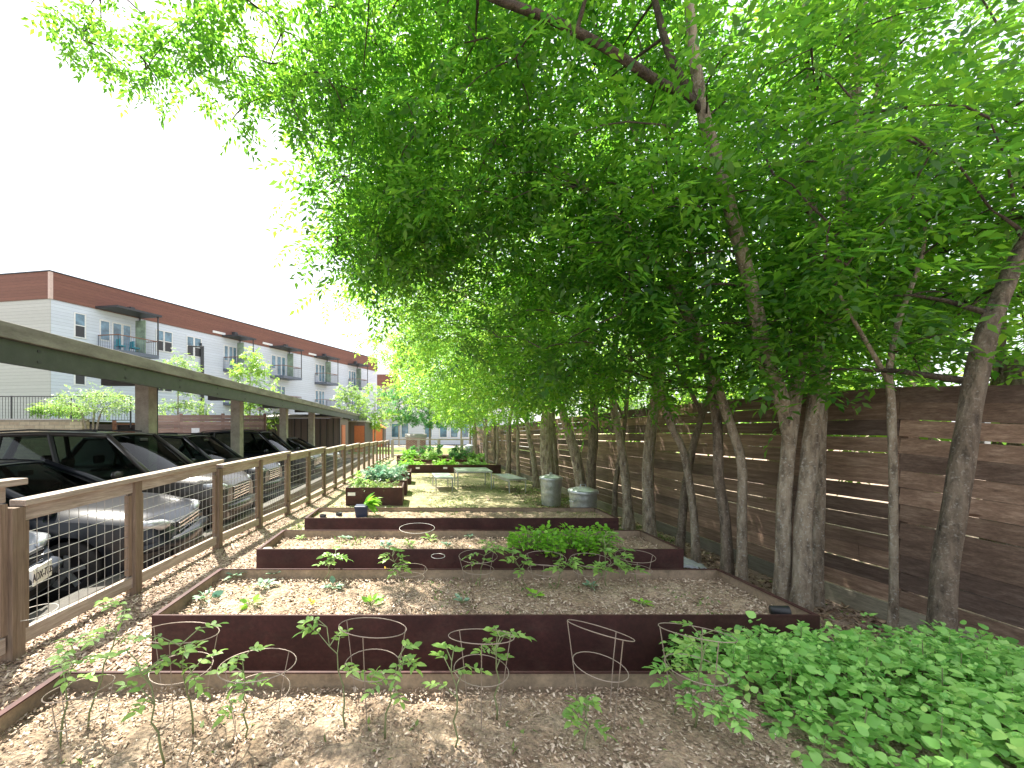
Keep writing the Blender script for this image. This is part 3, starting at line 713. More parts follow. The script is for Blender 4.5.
def grow(name, label, group, trunks, centers, leafmat, barkm, per=12, rad=.38, leaf=.08, nl=9, length=.3, base=None, n_side=12, cat='tree', twig=.008, seed=1, wr=.42, rtop=.4, limbs=0, extra=(), flare=.35):
    """trunks: list of polylines [(x,y,z,r)...]; centres: leaf clump positions joined by branches"""
    rg = random.Random(seed)
    base = Vector(trunks[0][0][:3]) if base is None else Vector(base)
    root = empty(name, base, 0, label, cat, group)
    mt = MB(); nodes = []
    ml = MB()
    for ti, tr in enumerate(trunks):
        P = [Vector(t[:3]) for t in tr]; rr = [t[3] for t in tr]
        # smooth with Catmull-Rom
        Q = []; QR = []
        for i in range(len(P) - 1):
            p0 = P[max(i - 1, 0)]; p1 = P[i]; p2 = P[i + 1]; p3 = P[min(i + 2, len(P) - 1)]
            k = max(3, int((p2 - p1).length / .12))
            for j in range(k):
                t = j / k
                q = .5 * ((2 * p1) + (p2 - p0) * t + (2 * p0 - 5 * p1 + 4 * p2 - p3) * t * t + (3 * p1 - p0 - 3 * p2 + p3) * t ** 3)
                Q.append(q); QR.append(rr[i] + (rr[i + 1] - rr[i]) * t)
        Q.append(P[-1]); QR.append(rr[-1])
        if tr[0][2] < .3:
            for i in range(len(Q)):
                h = Q[i].z - Q[0].z
                QR[i] *= 1 + flare * math.exp(-h / .12)
            Q[0] = Q[0] - Vector((0, 0, .08))
        (ml if limbs and ti >= len(trunks) - limbs else mt).tube([q - base for q in Q], QR, n_side, True, wob=.22)
        for q, r_ in zip(Q, QR):
            if q.z > 1.7: nodes.append([q.copy(), r_, 0])
    mt.build('trunk', barkm, root, True)
    if limbs: ml.build('limb', M['bark_branch'], root, True)
    mb = MB()
    if len(centers) and nodes:
        C = [Vector(c) for c in list(centers) + list(extra)]
        NP = [n[0] for n in nodes]; NR = [n[1] for n in nodes]
        arr = np.array([tuple(p) for p in NP])
        C.sort(key=lambda c: float(np.min(np.linalg.norm(arr - np.array(c), axis=1))))
        arr = list(arr)
        lev = [0] * len(arr)
        for c in C:
            A = np.array(arr); dv = A - np.array(c)
            dist = np.linalg.norm(dv, axis=1) + .9 * np.maximum(0, dv[:, 2]) + .12 * np.array(lev)
            i = int(np.argmin(dist)); p = Vector(A[i]); L = (c - p).length
            r0 = min(NR[i] * .62, .012 + .016 * L); r0 = max(r0, twig)
            if L < .12: continue
            k = max(3, int(L / .25)); up = Vector((0, 0, .16 * L)); w_ = Vector((rg.uniform(-1, 1), rg.uniform(-1, 1), rg.uniform(-.5, .5))) * .07 * L
            pts = []; rs = []
            for j in range(k + 1):
                t = j / k; b = 4 * t * (1 - t)
                q = p.lerp(c, t) + up * b * .6 + w_ * math.sin(t * 5)*(1-t)
                pts.append(q - base); rs.append(r0 * (1 - t) + twig * .5 * t)
                if j > 0: arr.append(np.array(q)); NR.append(max(rs[-1], twig)); lev.append(lev[i] + 1)
            mb.tube(pts, rs, 5, False)
        mb.build('branches', M['bark_branch'], root, True)
        V, F = make_leaves(np.array([tuple(c) for c in centers]), per, rad, leaf, nl, wr, length, seed=seed)
        np_mesh('crown', V - np.array(base), F, leafmat, root)
    return root

def ell(c, r, n, seed, shell=.35, zb=None, cond=None):
    rg = np.random.default_rng(seed); out = []
    while len(out) < n:
        d = rg.normal(size=3); d /= np.linalg.norm(d); q = (shell + (1 - shell) * rg.random()) ** .5 if shell else rg.random() ** (1 / 3)
        p = np.array(c) + d * np.array(r) * q
        if zb is not None and p[2] < zb(p[0], p[1]): continue
        if cond is not None and not cond(p): continue
        out.append(p)
    return out
def zb_row(x, y):
    far = min(1, max(0, (y - 6) / 8))
    return 1.8 - .12 * far + (.29 - .12 * far) * max(0, 2.4 - x)
def T(spec):                                        # [(px, py, Y, width_px)] -> metres
    out = []
    for px, py, Y, wp in spec:
        p = at(px, py, Y); out.append((p.x, p.y, p.z, wp * Y / 900 / math.sqrt(1 + ((px - 420) / 400) ** 2)))
    return out
def ground_base(tr):
    x, y, z, r = tr[0]; tr[0] = (x, y, gz(x, y) - .01, r); return tr
def edge(p):                                        # outer edge of the crowns over the path side, sloping in towards the ground
    return p[0] > -(.15 + .11 * min(1, max(0, ((p[2] - 1.5) / p[1] - .22) / .22))) * p[1]
G = 'row of trees along the plank fence'
# T1 leaning thick tree at right
t1 = ground_base(T([(936, 645, 2.76, 37), (947, 560, 2.76, 34), (961, 470, 2.76, 33), (972, 400, 2.76, 31), (988, 330, 2.76, 28), (1012, 270, 2.8, 25), (1055, 180, 2.85, 22), (1095, 60, 2.9, 18)]))
cs = ell((4.0, 3.3, 3.9), (1.5, 1.15, 1.9), 85, 21, zb=lambda x, y: 2.0) + ell((5.2, 3.9, 4.2), (1.6, 1.2, 2.1), 90, 22, zb=lambda x, y: 2.0) + ell((5.2, 4.8, 5.6), (2.4, 1.0, 1.6), 75, 29)
cs = [c for c in cs if c[1] > 2.75]; hang = ell((3.7, 3.5, 2.3), (1.0, .45, .6), 14, 77, zb=lambda x, y: 1.86)
grow('garden_tree', 'thick rough-barked tree leaning right, nearest the right edge of the photo', G, [t1], cs[::3] + cs[1::3] + hang, M['leaf'], M['bark_dark'], 20, .42, .08, n_side=18, seed=31)
# T2 slender tree
t2 = ground_base(T([(892, 635, 3.1, 13), (894, 560, 3.1, 12), (893, 470, 3.1, 12), (891, 400, 3.1, 11), (889, 370, 3.1, 10), (899, 320, 3.12, 8), (912, 285, 3.15, 7), (925, 240, 3.2, 5), (922, 190, 3.2, 4)]))
t2b = T([(891, 385, 3.1, 8), (868, 345, 3.05, 6), (845, 305, 3.0, 4), (835, 285, 3.0, 3)])
cs = ell((3.5, 3.1, 3.2), (1.1, .85, 1.1), 60, 23, zb=lambda x, y: 1.85)
grow('garden_tree', 'slender straight young tree forking above fence height, left of the leaning tree', G, [t2, t2b], cs[::3] + cs[1::3], M['leaf'], M['bark'], 17, .36, .085, n_side=12, seed=32)
# T3 multi stem tree
s1 = ground_base(T([(781, 592, 3.72, 22.0), (784, 520, 3.7, 19.4), (788, 450, 3.7, 18.5), (797, 383, 3.7, 17.6), (806, 320, 3.72, 15.8), (814, 250, 3.78, 13.2), (808, 150, 3.85, 9.7), (807, 80, 3.9, 7.9), (804, 0, 4, 6.2)]))
s2 = ground_base(T([(800, 604, 3.58, 26.4), (803, 540, 3.58, 22.9), (808, 470, 3.6, 22.0), (818, 383, 3.62, 21.1), (824, 320, 3.65, 20.2), (838, 250, 3.68, 19.4), (850, 150, 3.7, 15.8), (858, 60, 3.7, 13.2), (866, -60, 3.7, 10.6)]))
s3 = ground_base(T([(816, 606, 3.72, 19.4), (818, 500, 3.75, 17.6), (822, 400, 3.8, 15.8), (836, 300, 3.9, 13.2), (862, 180, 4, 12.3), (884, 60, 4, 10.6), (900, -40, 4, 7.0)]))
lc = T([(789, 470, 3.7, 8), (787, 430, 3.68, 16), (781, 398, 3.62, 19), (764, 354, 3.55, 20), (754, 300, 3.5, 18), (738, 240, 3.45, 17), (720, 170, 3.42, 16), (703, 110, 3.4, 14), (692, 30, 3.4, 12), (685, -60, 3.4, 9)])
ld = T([(706, 118, 3.4, 5), (690, 98, 3.38, 11), (655, 80, 3.3, 11), (605, 47, 3.2, 11), (560, 24, 3.12, 10), (490, -4, 3.1, 9), (420, -40, 3.2, 8), (330, -60, 3.35, 6), (240, -50, 3.5, 5), (150, -25, 3.6, 3), (100, 0, 3.65, 2)])
le = T([(700, 105, 3.4, 9), (672, 60, 3.5, 9), (655, 0, 3.6, 7), (640, -60, 3.7, 5)])
def c3(p): return edge(p) and p[1] > 2.35 + .15 * abs(p[0])*0 and not (p[0] < .2 and p[2] < 3.6)
cs = ell((2.3, 3.7, 4.8), (2.2, 1.1, 2.0), 84, 24, zb=zb_row, cond=c3) + ell((.2, 4.3, 4.9), (1.6, .9, 1.7), 60, 25, zb=lambda x, y: 3.3, cond=c3) + ell((-.5, 4.7, 4.5), (1.15, .8, 1.45), 42, 27, zb=lambda x, y: 2.95, cond=edge) + ell((3.9, 4.3, 5.7), (2.0, .9, 1.3), 34, 28) + ell((3.0, 3.9, 3.0), (1.4, .8, 1.2), 60, 26, zb=lambda x, y: 1.84)
lb = []
for (px, py, Y, n, sp) in ((70, 20, 3.7, 5, .16), (110, 45, 3.65, 4, .16), (150, 70, 3.6, 3, .12), (175, 30, 3.6, 6, .2), (225, 50, 3.55, 7, .2), (262, 85, 3.5, 5, .16), (300, 60, 3.5, 7, .2), (255, 10, 3.5, 6, .2), (320, 20, 3.5, 6, .2), (290, 110, 3.5, 2, .08), (345, 5, 3.5, 4, .2)):
    for k in range(n): lb.append(np.array(at(px, py, Y)) + rng.normal(0, sp, 3))
grow('garden_tree', 'big tree of three joined pale trunks, one bough reaching far left', G, [s2, s1, s3, lc, ld, le], cs, M['leaf'], M['bark'], 21, .42, .09, n_side=16, seed=33, limbs=2, extra=lb, flare=.16)
o3 = bpy.data.objects['garden_tree.002']
V, F = make_leaves(np.array(lb), 11, .2, .07, 11, .42, .24, seed=5)
np_mesh('bough_leaves', V - np.array(o3.location), F, M['leaf'], o3)
# mid row
ROW = [  # (pixel spec), bark, label
 ([(741, 576, 4.1, 14), (742, 520, 4.1, 12), (742, 467, 4.1, 12), (732, 430, 4.1, 11), (723, 404, 4.1, 11), (707, 354, 4.15, 10), (689, 321, 4.2, 10), (670, 260, 4.3, 8), (650, 180, 4.4, 6)], 'bark', 'thin pale tree curving left as it rises, beside the right end of the second bed'),
 ([(727, 568, 4.27, 16), (725, 520, 4.27, 13), (719, 480, 4.27, 13), (717, 425, 4.3, 12), (710, 380, 4.3, 11), (702, 354, 4.3, 10), (690, 300, 4.4, 9), (690, 200, 4.5, 7)], 'bark_dark', 'dark crooked tree directly behind the thin pale one at the second bed'),
 ([(696, 551, 4.85, 11), (692, 500, 4.85, 9), (683, 450, 4.85, 9), (671, 425, 4.85, 9), (655, 370, 4.9, 8), (640, 300, 5, 6)], 'bark', 'slim tree leaning left, crossing the one next to it, behind the pale plastic sheet'),
 ([(679, 545, 5.1, 11), (684, 500, 5.1, 10), (692, 450, 5.1, 9), (702, 415, 5.1, 8), (712, 360, 5.1, 6)], 'bark_dark', 'slim dark tree leaning right, crossing the left-leaning one'),
 ([(649, 533, 5.8, 16), (648, 490, 5.8, 14), (649, 446, 5.8, 13), (655, 400, 5.8, 12), (660, 350, 5.85, 11), (650, 280, 5.9, 8), (640, 180, 6, 6)], 'bark', 'straight pale grey tree at the right end of the third bed'),
 ([(628, 524, 6.35, 15), (627, 500, 6.35, 11), (624, 465, 6.35, 10), (620, 440, 6.35, 9), (612, 390, 6.4, 8), (618, 300, 6.4, 6)], 'bark', 'pale tree with a flared foot right of the short dustbin'),
 ([(614, 515, 6.9, 7), (615, 490, 6.9, 6), (619, 462, 6.9, 6), (625, 420, 6.9, 5), (630, 340, 7, 4)], 'bark_dark', 'very thin tree between the two pale trees right of the dustbins'),
 ([(590, 500, 7.9, 12), (591, 470, 7.9, 11), (593, 440, 7.9, 11), (594, 390, 7.9, 9), (590, 300, 7.9, 6)], 'bark_dark', 'mossy brown tree right behind the short dustbin'),
 ([(584, 497, 8.1, 14), (577, 462, 8.1, 12), (570, 436, 8.1, 11), (560, 400, 8.1, 9), (548, 330, 8.2, 6)], 'bark', 'stout tree leaning left behind the two dustbins'),
 ([(549, 487, 9.9, 16), (547, 460, 9.9, 15), (546, 430, 9.9, 14), (548, 380, 9.9, 11), (540, 290, 9.9, 8)], 'bark', 'thick speckled trunk behind the tall dustbin'),
 ([(557, 484, 10.3, 7), (555, 450, 10.3, 6), (553, 420, 10.3, 5), (556, 360, 10.3, 4)], 'bark', 'thin straight tree touching the thick speckled trunk'),
 ([(536, 478, 11.8, 7), (533, 455, 11.8, 6), (528, 432, 11.8, 5), (522, 380, 11.9, 4)], 'bark', 'thin pale tree leaning left, halfway between dustbin and bench'),
]
FARL = 'thin tree trunk crowded in the far part of the fence row'
rr = random.Random(9)
for Y, dx in ((13.2, 0), (14.2, -.1), (15.3, .05), (16.4, -.15), (17.6, .1), (18.9, -.1), (20.3, .1), (21.8, -.2), (23.4, 0), (25.0, -.1)):
    X = 3.25 + dx; px = 420 + X * 400 / Y; ph = 400 / Y; w_ = rr.uniform(.12, .2) * ph
    ln = rr.uniform(-.25, .25) * ph
    ROW.append(([(px, 430 + 1.7 * ph, Y, w_), (px + ln * .5, 430 + .8 * ph, Y, w_ * .85), (px + ln * .3, 430, Y, w_ * .8), (px + ln * 1.6, 430 - 1.2 * ph, Y, w_ * .6), (px + ln, 430 - 2.6 * ph, Y, w_ * .4)], rr.choice(['bark', 'bark_dark']), None))
for i, (spec, bk, lab) in enumerate(ROW):
    tr = ground_base(T(spec)); Y = spec[0][2]; far = Y > 7.5; X0 = tr[0][0]
    thin = spec[0][3] * Y / 400 < .13
    ext = []
    top = tr[-1]
    # the stem goes on upwards and over the beds, with one or two forks
    topz = 6.2 if not thin else 4.8
    tr.append((top[0] - .25, top[1], max(top[2] + .6, topz * .8), top[3] * .7)); tr.append((top[0] - .7, top[1], max(top[2] + 1.0, topz), top[3] * .45))
    k = max(1, len(tr) // 2); q = tr[k]
    fork = [(q[0], q[1], q[2], q[3] * .7), (q[0] - .6, q[1] - .15, q[2] + .9, q[3] * .55), (q[0] - 1.5, q[1], q[2] + 1.9, q[3] * .4), (q[0] - 2.7, q[1] + .2, q[2] + 2.5, q[3] * .25)]
    if fork[-1][2] > 4.8: fork = [(a, b, min(c, 4.4 + .1 * j), d) for j, (a, b, c, d) in enumerate(fork)]
    n1 = int(((46 if Y > 6 else 38) if not thin else 26) * (1 if Y < 7.5 else .62 if Y < 12 else .6)); wr_ = 1.0 if Y < 9 else 1.15
    sd = 100 + i
    cxx = .95 if not thin else 1.35
    cs = ell((cxx, Y + .25, 4.9), (2.55, .95 * wr_, 2.3), n1, sd, zb=zb_row, cond=lambda p: p[1] > 2.4 and edge(p))
    cs += ell((2.3, Y + .1, 2.75), (1.5, .8 * wr_, 1.1), int(n1 * (.45 if Y > 6 else .34)), sd + 50, zb=zb_row)
    grow('garden_tree', lab or FARL, G if lab else 'thin trunks in the far part of the row', [tr, fork], cs, M['leaf'] if Y < 5.5 else M['leaf_far_lit'], M[bk],
         per=22 if Y < 9 else 17, rad=.44 if Y < 9 else .55, leaf=.092 if Y < 9 else .13, nl=9 if Y < 9 else 8, length=.3 if Y < 9 else .36, n_side=12 if Y < 7 else 8, seed=sd)
# trees beyond the plank fence
for i, (x, y, h, n, lab) in enumerate(((6.9, 5.6, 5.6, 120, 'leafy tree beyond the plank fence, behind the leaning tree'), (6.6, 10.0, 6.0, 120, 'leafy tree beyond the plank fence, behind the three joined trunks'),
                                      (7.0, 17.0, 7.0, 110, 'leafy tree beyond the plank fence, behind the dustbins'),
 (5.7, 3.9, 3.6, 70, 'low leafy tree just beyond the plank fence at the right edge'), (5.5, 6.2, 3.6, 70, 'low leafy tree just beyond the plank fence behind the second bed'), (5.5, 9.0, 3.8, 70, 'low leafy tree just beyond the plank fence behind the fourth bed'))):
    tr = [(x, y, -.2, .18), (x + .1, y, 2, .14), (x, y + .1, h * .6, .1), (x, y, h, .05)]
    cs = ell((x, y, h * .56 + (.4 if h < 4 else 0)), (2.2 if h > 4 else 1.3, 3.0 if h > 4 else 1.6, h * .46), n, 300 + i, zb=lambda a, b: 1.3)
    grow('background_tree', lab, 'trees beyond the plank fence', [tr], cs, M['leaf_far_lit'], M['bark_dark'], 8, .5, .14, 8, .4, seed=300 + i)

# ---------------------------------------------------------------- trees near the building and at the far end
def simple_tree(nm, lab, x, y, zg, zt, crown, n, mat, per=9, rad=.45, leaf=.13, seed=0, r=.07, grp=None, stems=1, wr=.5):
    tr = []
    for s in range(stems):
        a = s * 2.1; q = .0 if stems == 1 else .25
        tr.append([(x + .06 * math.cos(a) * (stems > 1), y + .06 * math.sin(a) * (stems > 1), zg, r), (x + q * math.cos(a), y + q * math.sin(a), max(1.75, zg + (zt - zg) * .45), r * .7), (x + 2 * q * math.cos(a), y + 2 * q * math.sin(a), zg + (zt - zg) * .85, r * .3)])
    cs = []
    for c, rad3, k in crown: cs += ell(c, rad3, int(n * k), seed + int(c[2] * 10))
    return grow(nm, lab, grp, tr, cs, mat, M['bark'], per, rad, leaf, 8, .3, seed=seed, wr=wr)
gb = 'small trees in front of the white building'
p = at(92, 400, 18); simple_tree('small_tree', 'low spreading multi-stemmed pale green tree by the stone wall', p.x, 18, .1, 2.9, [((p.x, 18, 2.75), (1.75, 1.2, .55), 1)], 60, M['leaf_pale'], 9, .3, .09, 401, .06, gb, 3)
p = at(178, 372, 24); simple_tree('small_tree', 'young pale green tree rising above the carport beam below a wall lamp', p.x, 24, -.2, 5.8, [((p.x, 24, 4.9), (.95, .9, 1.3), .6), ((p.x + .2, 24, 2.6), (1.7, 1, .8), .6)], 60, M['leaf_pale'], 9, .36, .12, 402, .06, gb)
p = at(250, 380, 25); simple_tree('small_tree', 'bright yellow-green young tree with a pointed crown in front of the second balcony', p.x, 25, -.2, 6.2, [((p.x, 25, 4.3), (1.5, 1.2, 1.6), .7), ((p.x + .1, 25, 5.7), (.6, .6, .9), .15), ((p.x + .3, 25, 2.3), (1.8, 1, .9), .4)], 80, M['leaf_bright'], 10, .4, .13, 403, .07, gb)
p = at(347, 398, 33); simple_tree('small_tree', 'pale green tree just beyond the second balcony column near the carport end', p.x, 33, -.2, 5.2, [((p.x, 33, 3.6), (1.3, 1.2, 1.8), 1)], 50, M['leaf_pale'], 9, .5, .16, 404, .07, gb)
p = at(375, 405, 36); simple_tree('small_tree', 'bright yellow-green tree standing over the sheds', p.x, 36, -.2, 5.2, [((p.x, 36, 3.6), (1.4, 1.3, 2.1), 1)], 60, M['leaf_bright'], 9, .5, .16, 405, .07, gb)
p = at(398, 405, 42); simple_tree('small_tree', 'tall yellow-green tree left of the round tree at the far end', p.x, 44, -.2, 7, [((p.x, 44, 4.6), (2.0, 1.6, 2.6), 1)], 60, M['leaf_bright'], 9, .55, .2, 406, .08, gb)
simple_tree('small_tree', 'round dark-stemmed green tree beyond the cross fence in the middle', .72, 29, -.25, 5.0, [((.6, 29, 3.6), (3.1, 2.0, 1.9), 1)], 150, M['leaf_mid'], 10, .5, .15, 407, .09)
simple_tree('small_tree', 'grey-brown leafed shrub-like tree behind the far trunks', 3.2, 31, -.25, 6.0, [((3.4, 31, 4.2), (2.6, 1.6, 2.2), 1)], 90, M['leaf_far_lit'], 9, .5, .16, 408, .08)
# ---------------------------------------------------------------- apartment building
D_ = Vector((.482, .876, 0)); N_ = Vector((.987, -.163, 0)); Cn = Vector((-23.8, 25.8, 0))
L_END = 36.5
ab = empty('apartment_building', Cn, 0, 'long three-storey white sided apartment building with a red-brown top band and balconies', 'building')
def Bq(t, out, z): return D_ * t + N_ * out + Vector((0, 0, z))
def tpx(px, out=0):
    u = (px - 420) / 400
    Q = Cn + N_ * out
    return (u * Q.y - Q.x) / (D_.x - u * D_.y)
rzb = math.atan2(D_.y, D_.x)
def bbox(t0, t1, o0, o1, z0, z1, m=None):
    m = m or MB(); P = [Bq(t, o, z) for z in (z0, z1) for (t, o) in ((t0, o0), (t1, o0), (t1, o1), (t0, o1))]
    return m.add(P, [(0, 1, 2, 3), (7, 6, 5, 4), (4, 5, 1, 0), (5, 6, 2, 1), (6, 7, 3, 2), (7, 4, 0, 3)])
def wallobj(nm, t0, t1, o0, o1, z0, z1, mat): return bbox(t0, t1, o0, o1, z0, z1).build(nm, mat, ab)
wallobj('wall', 0, L_END, -9, 0, -.4, 9.95, M['siding'])
# side wall runs left along -N_
wallobj('side_wall', -.06, 0, -26, -.0, -.4, 9.95, M['siding_side'])
wallobj('wall_wing', .003, 9, -26, -9.003, -.4, 9.95, M['siding_side'])
wallobj('top_band', -.1, L_END + .05, -26, .06, 9.953, 11.7, M['band'])
wallobj('roof_cap', -.14, L_END + .1, -26.05, .1, 11.703, 11.78, M['dark_metal'])
wallobj('corner_trim', -.12, .06, -.06, .075, 9.95, 11.69, M['trim'])
def window(t0, t1, z0, z1, split=True, out=0):
    f = MB(); w_ = .07
    bbox(t0 - w_, t1 + w_, out - .02, out + .05, z1, z1 + w_, f); bbox(t0 - w_, t1 + w_, out - .02, out + .05, z0 - w_, z0, f)
    bbox(t0 - w_, t0, out - .02, out + .045, z0, z1, f); bbox(t1, t1 + w_, out - .02, out + .045, z0, z1, f)
    if split: bbox(t0, t1, out + .0, out + .035, (z0 + z1) / 2 - .03, (z0 + z1) / 2 + .03, f)
    fo = f.build('window', M['white_trim'], ab)
    bbox(t0, t1, out - .01, out + .015, z0, z1).build('pane', M['pane'], fo)
    if split: bbox(t0 + .02, t1 - .02, out + .016, out + .022, z0 + .02, (z0 + z1) / 2 - .04).build('insect_screen', M['dark_metal'], fo)
for a, b in ((75, 84.5), (156.5, 163), (164.5, 171.5), (187, 193), (194.5, 200.5)):
    for z in (7.8, 4.6): window(tpx(a), tpx(b), z, z + 1.55)
for z in (1.3,): window(tpx(75), tpx(84.5), z, z + 1.5)
def railing(m, p0, p1, h=1.0, n=10):
    for k in range(n + 1):
        p = p0.lerp(p1, k / n); m.tube([p, p + Vector((0, 0, h))], .012 if k % n else .03, 4, False)
def balcony(t0, t1, out, zf, canopy, side):
    b = MB(); bbox(t0, t1, .003, out, zf - .25, zf, b); fo = b.build('balcony', M['blue_metal'], ab)
    m = MB(); P = [Bq(t0 + .05, .05, zf), Bq(t0 + .05, out - .05, zf), Bq(t1 - .05, out - .05, zf), Bq(t1 - .05, .05, zf)]
    railing(m, P[0], P[1], n=9); railing(m, P[1], P[2], n=16); railing(m, P[2], P[3], n=9); m.build('railing', M['blue_metal'], fo)
    m = MB()
    for a, c in zip(P[:-1], P[1:]): m.beam(a + Vector((0, 0, 1.03)), c + Vector((0, 0, 1.03)), .08, .05)
    m.build('handrail', M['rail_brown'], fo)
    # door group
    for k, (q0, q1) in enumerate(((.08, .26), (.36, .54), (.60, .76))):
        d0 = t0 + (t1 - t0) * q0; d1 = t0 + (t1 - t0) * q1
        f = MB(); bbox(d0 - .07, d1 + .07, -.02, .03, zf + (0.02 if k else .7), zf + 2.2, f); dd = f.build('door' if k else 'window', M['white_trim'], ab)
        bbox(d0, d1, .031, .04, zf + (.2 if k else .8), zf + 2.1).build('pane', M['pane'], dd)
    if canopy:
        bbox(t0 - .15, t1 + .1, .003, out + .15, 9.98, 10.12).build('canopy', M['dark_metal'], fo)
        m = MB(); m.tube([Bq(t1 - .04, out - .04, zf), Bq(t1 - .04, out - .04, 9.98)], .05, 6); m.tube([Bq(t1 - .04, .1, zf), Bq(t1 - .04, .1, 9.98)], .05, 6)
        m.build('post', M['dark_metal'], fo)
        bbox(t1 - .35, t1 - .30, .1, out - .75, zf + .02, 9.7).build('privacy_screen', M['screen'], fo)
        bbox(t1 - .9, t1 - .6, .1, .4, 10.121, 10.6).build('roof_vent', M['dark_metal'], fo)
    return fo
b1 = balcony(tpx(97), tpx(97) + 2.7, 1.7, 7.1, True, 0)
for (pa, pb, out) in ((223, 254, 1.5), (270, 302, 1.5), (314.5, 338.5, 1.5), (348, 368, 1.5)):
    t = tpx(pa); w_ = tpx(pb, out) - t
    if t + w_ < L_END:
        balcony(t, t + w_, out, 7.1, True, 0); balcony(t, t + w_, out, 4.0, False, 0)
m = MB(); q = Bq(tpx(97) + .6, 1.1, 7.1)
for k in range(2):
    c = q + D_ * k * .9; m.box(c + Vector((0, 0, .35)), (.5, .5, .08), rzb); m.box(c + Vector((-.2, .05, .6)), (.08, .5, .5), rzb)
    for sx in (-.2, .2):
        for sy in (-.2, .2): m.tube([c + Vector((sx, sy, 0)), c + Vector((sx, sy, .33))], .02, 4)
bc = m.build('balcony_chairs', M['teal'], None); bc.location = Cn; tag(bc, 'pair of teal lounge chairs on the first balcony', 'chairs')
# downpipe, ground-floor doors
m = MB(); t = tpx(200); m.tube([Bq(t, .12, 0), Bq(t, .12, 9.0)], .06, 6); m.build('downpipe', M['dark_metal'], ab)
for pxx in (118, 128):
    t = tpx(pxx); bbox(t, t + .9, .0, .05, -.3, 1.9).build('door', M['blue_metal'], ab)
for pxx in (212, 262, 308):
    m = MB(); t = tpx(pxx); bbox(t, t + 1.2, .06, .12, 10.15, 10.35, m); m.build('wall_sign', M['white_trim'], ab)
# lamp post
p = at(203, 430, 26); lp = empty('street_lamp', (p.x, 26, -.25), 0, 'tall dark lamp post with a short arm in front of the white building', 'lamp')
m = MB(); m.tube([(0, 0, 0), (0, 0, 7.2)], [.08, .06], 8); m.build('pole', M['dark_metal'], lp)
m = MB(); m.beam((0, 0, 7.15), (-.95, 0, 7.2), .12, .08); m.build('lamp_head', M['dark_metal'], lp, bevel=.01)
p = at(260, 408, 22); lp = empty('street_lamp', (p.x, 22, -.36), 0, 'short post lamp with a round pale cap beside the brown shed', 'lamp')
m = MB(); m.tube([(0, 0, 0), (0, 0, 2.95)], .035, 8); m.build('pole', M['dark_metal'], lp)
m = MB(); m.lathe([(.001, .12), (.12, .1), (.24, 0), (.22, -.03), (.001, -.03)], (0, 0, 3.0), 16); m.build('lamp_cap', M['label_white'], lp, True)
# far brown building and pale house
fb = empty('brick_building', (-9, 66, -.3), 0, 'brown flat-roofed building partly hidden beyond the white one', 'building')
m = MB(); m.b2((-5, 0, 0), (5.2, 10, 9.2)); m.build('wall', M['tan_wall'], fb)
m = MB(); m.b2((-5.1, -.1, 9.203), (5.3, 10.1, 11)); m.build('top_band', M['band'], fb)
for k in range(5):
    for z in (1.2, 4.4, 7.2):
        m = MB(); m.b2((-4 + k * 1.9, -.06, z), (-3 + k * 1.9, .02, z + 1.4)); wv = m.build('window', M['white_trim'], fb)
        m = MB(); m.b2((-3.93 + k * 1.9, -.075, z + .08), (-3.07 + k * 1.9, -.061, z + 1.32)); m.build('pane', M['pane'], wv)
ph = empty('pale_house', (2, 48, -.25), 0, 'pale grey sided house with windows beyond the street, behind the round tree', 'house')
m = MB(); m.b2((-6.5, 0, 0), (9, 8, 3.3)); m.build('wall', M['siding'], ph)
m = MB(); m.add([(-7, -.5, 3.3), (9.5, -.5, 3.3), (9.5, 8.5, 3.3), (-7, 8.5, 3.3), (-7, 4, 5.6), (9.5, 4, 5.6)], [(0, 1, 5, 4), (2, 3, 4, 5), (0, 4, 3), (1, 2, 5), (3, 2, 1, 0)]); m.build('roof', M['roof_shingle'], ph)
for x in (-5.4, -4.2, -1.4, .4, 1.7, 3.0, 5.0, 6.4):
    m = MB(); m.b2((x - .08, -.06, .82), (x + .88, .01, 2.58)); wv = m.build('window', M['white_trim'], ph)
    m = MB(); m.b2((x, -.075, .9), (x + .8, -.061, 2.5)); m.build('pane', M['pane'], wv)
# sheds
sh = empty('storage_shed', (-7.75, 26, -.36), 0, 'brown ribbed metal storage shed under the end of the carport', 'shed', 'storage sheds')
m = MB(); m.b2((-2.55, 0, 0), (2.55, 3, 2.62)); m.build('wall', M['shed'], sh)
m = MB(); m.add([(-2.7, -.2, 2.623), (2.7, -.2, 2.623), (2.7, 3.2, 2.9), (-2.7, 3.2, 2.9), (-2.7, -.2, 2.72), (2.7, -.2, 2.72), (2.7, 3.2, 3.0), (-2.7, 3.2, 3.0)], [(0, 3, 2, 1), (4, 5, 6, 7), (0, 1, 5, 4), (1, 2, 6, 5), (2, 3, 7, 6), (3, 0, 4, 7)]); m.build('roof', M['roof_metal'], sh)
m = MB()
for x in np.arange(-2.5, 2.56, .42): m.b2((x - .02, -.04, .02), (x + .02, .0, 2.6))
m.build('seams', M['dark_metal'], sh)
m = MB(); m.b2((2.552, .5, .02), (2.6, 1.6, 2.2)); m.build('door', M['orange_wood'], sh)
sh2 = empty('storage_shed', (-5.6, 32, -.36), 0, 'farther brown metal shed with an orange-brown door at its end', 'shed', 'storage sheds')
m = MB(); m.b2((-1.2, 0, 0), (1.2, 4.5, 2.5)); m.build('wall', M['shed'], sh2)
m = MB(); m.b2((-1.3, -.1, 2.503), (1.3, 4.6, 2.62)); m.build('roof', M['roof_metal'], sh2)
m = MB(); m.b2((.35, -.04, .02), (1.15, .0, 2.2)); m.build('door', M['orange_wood'], sh2)
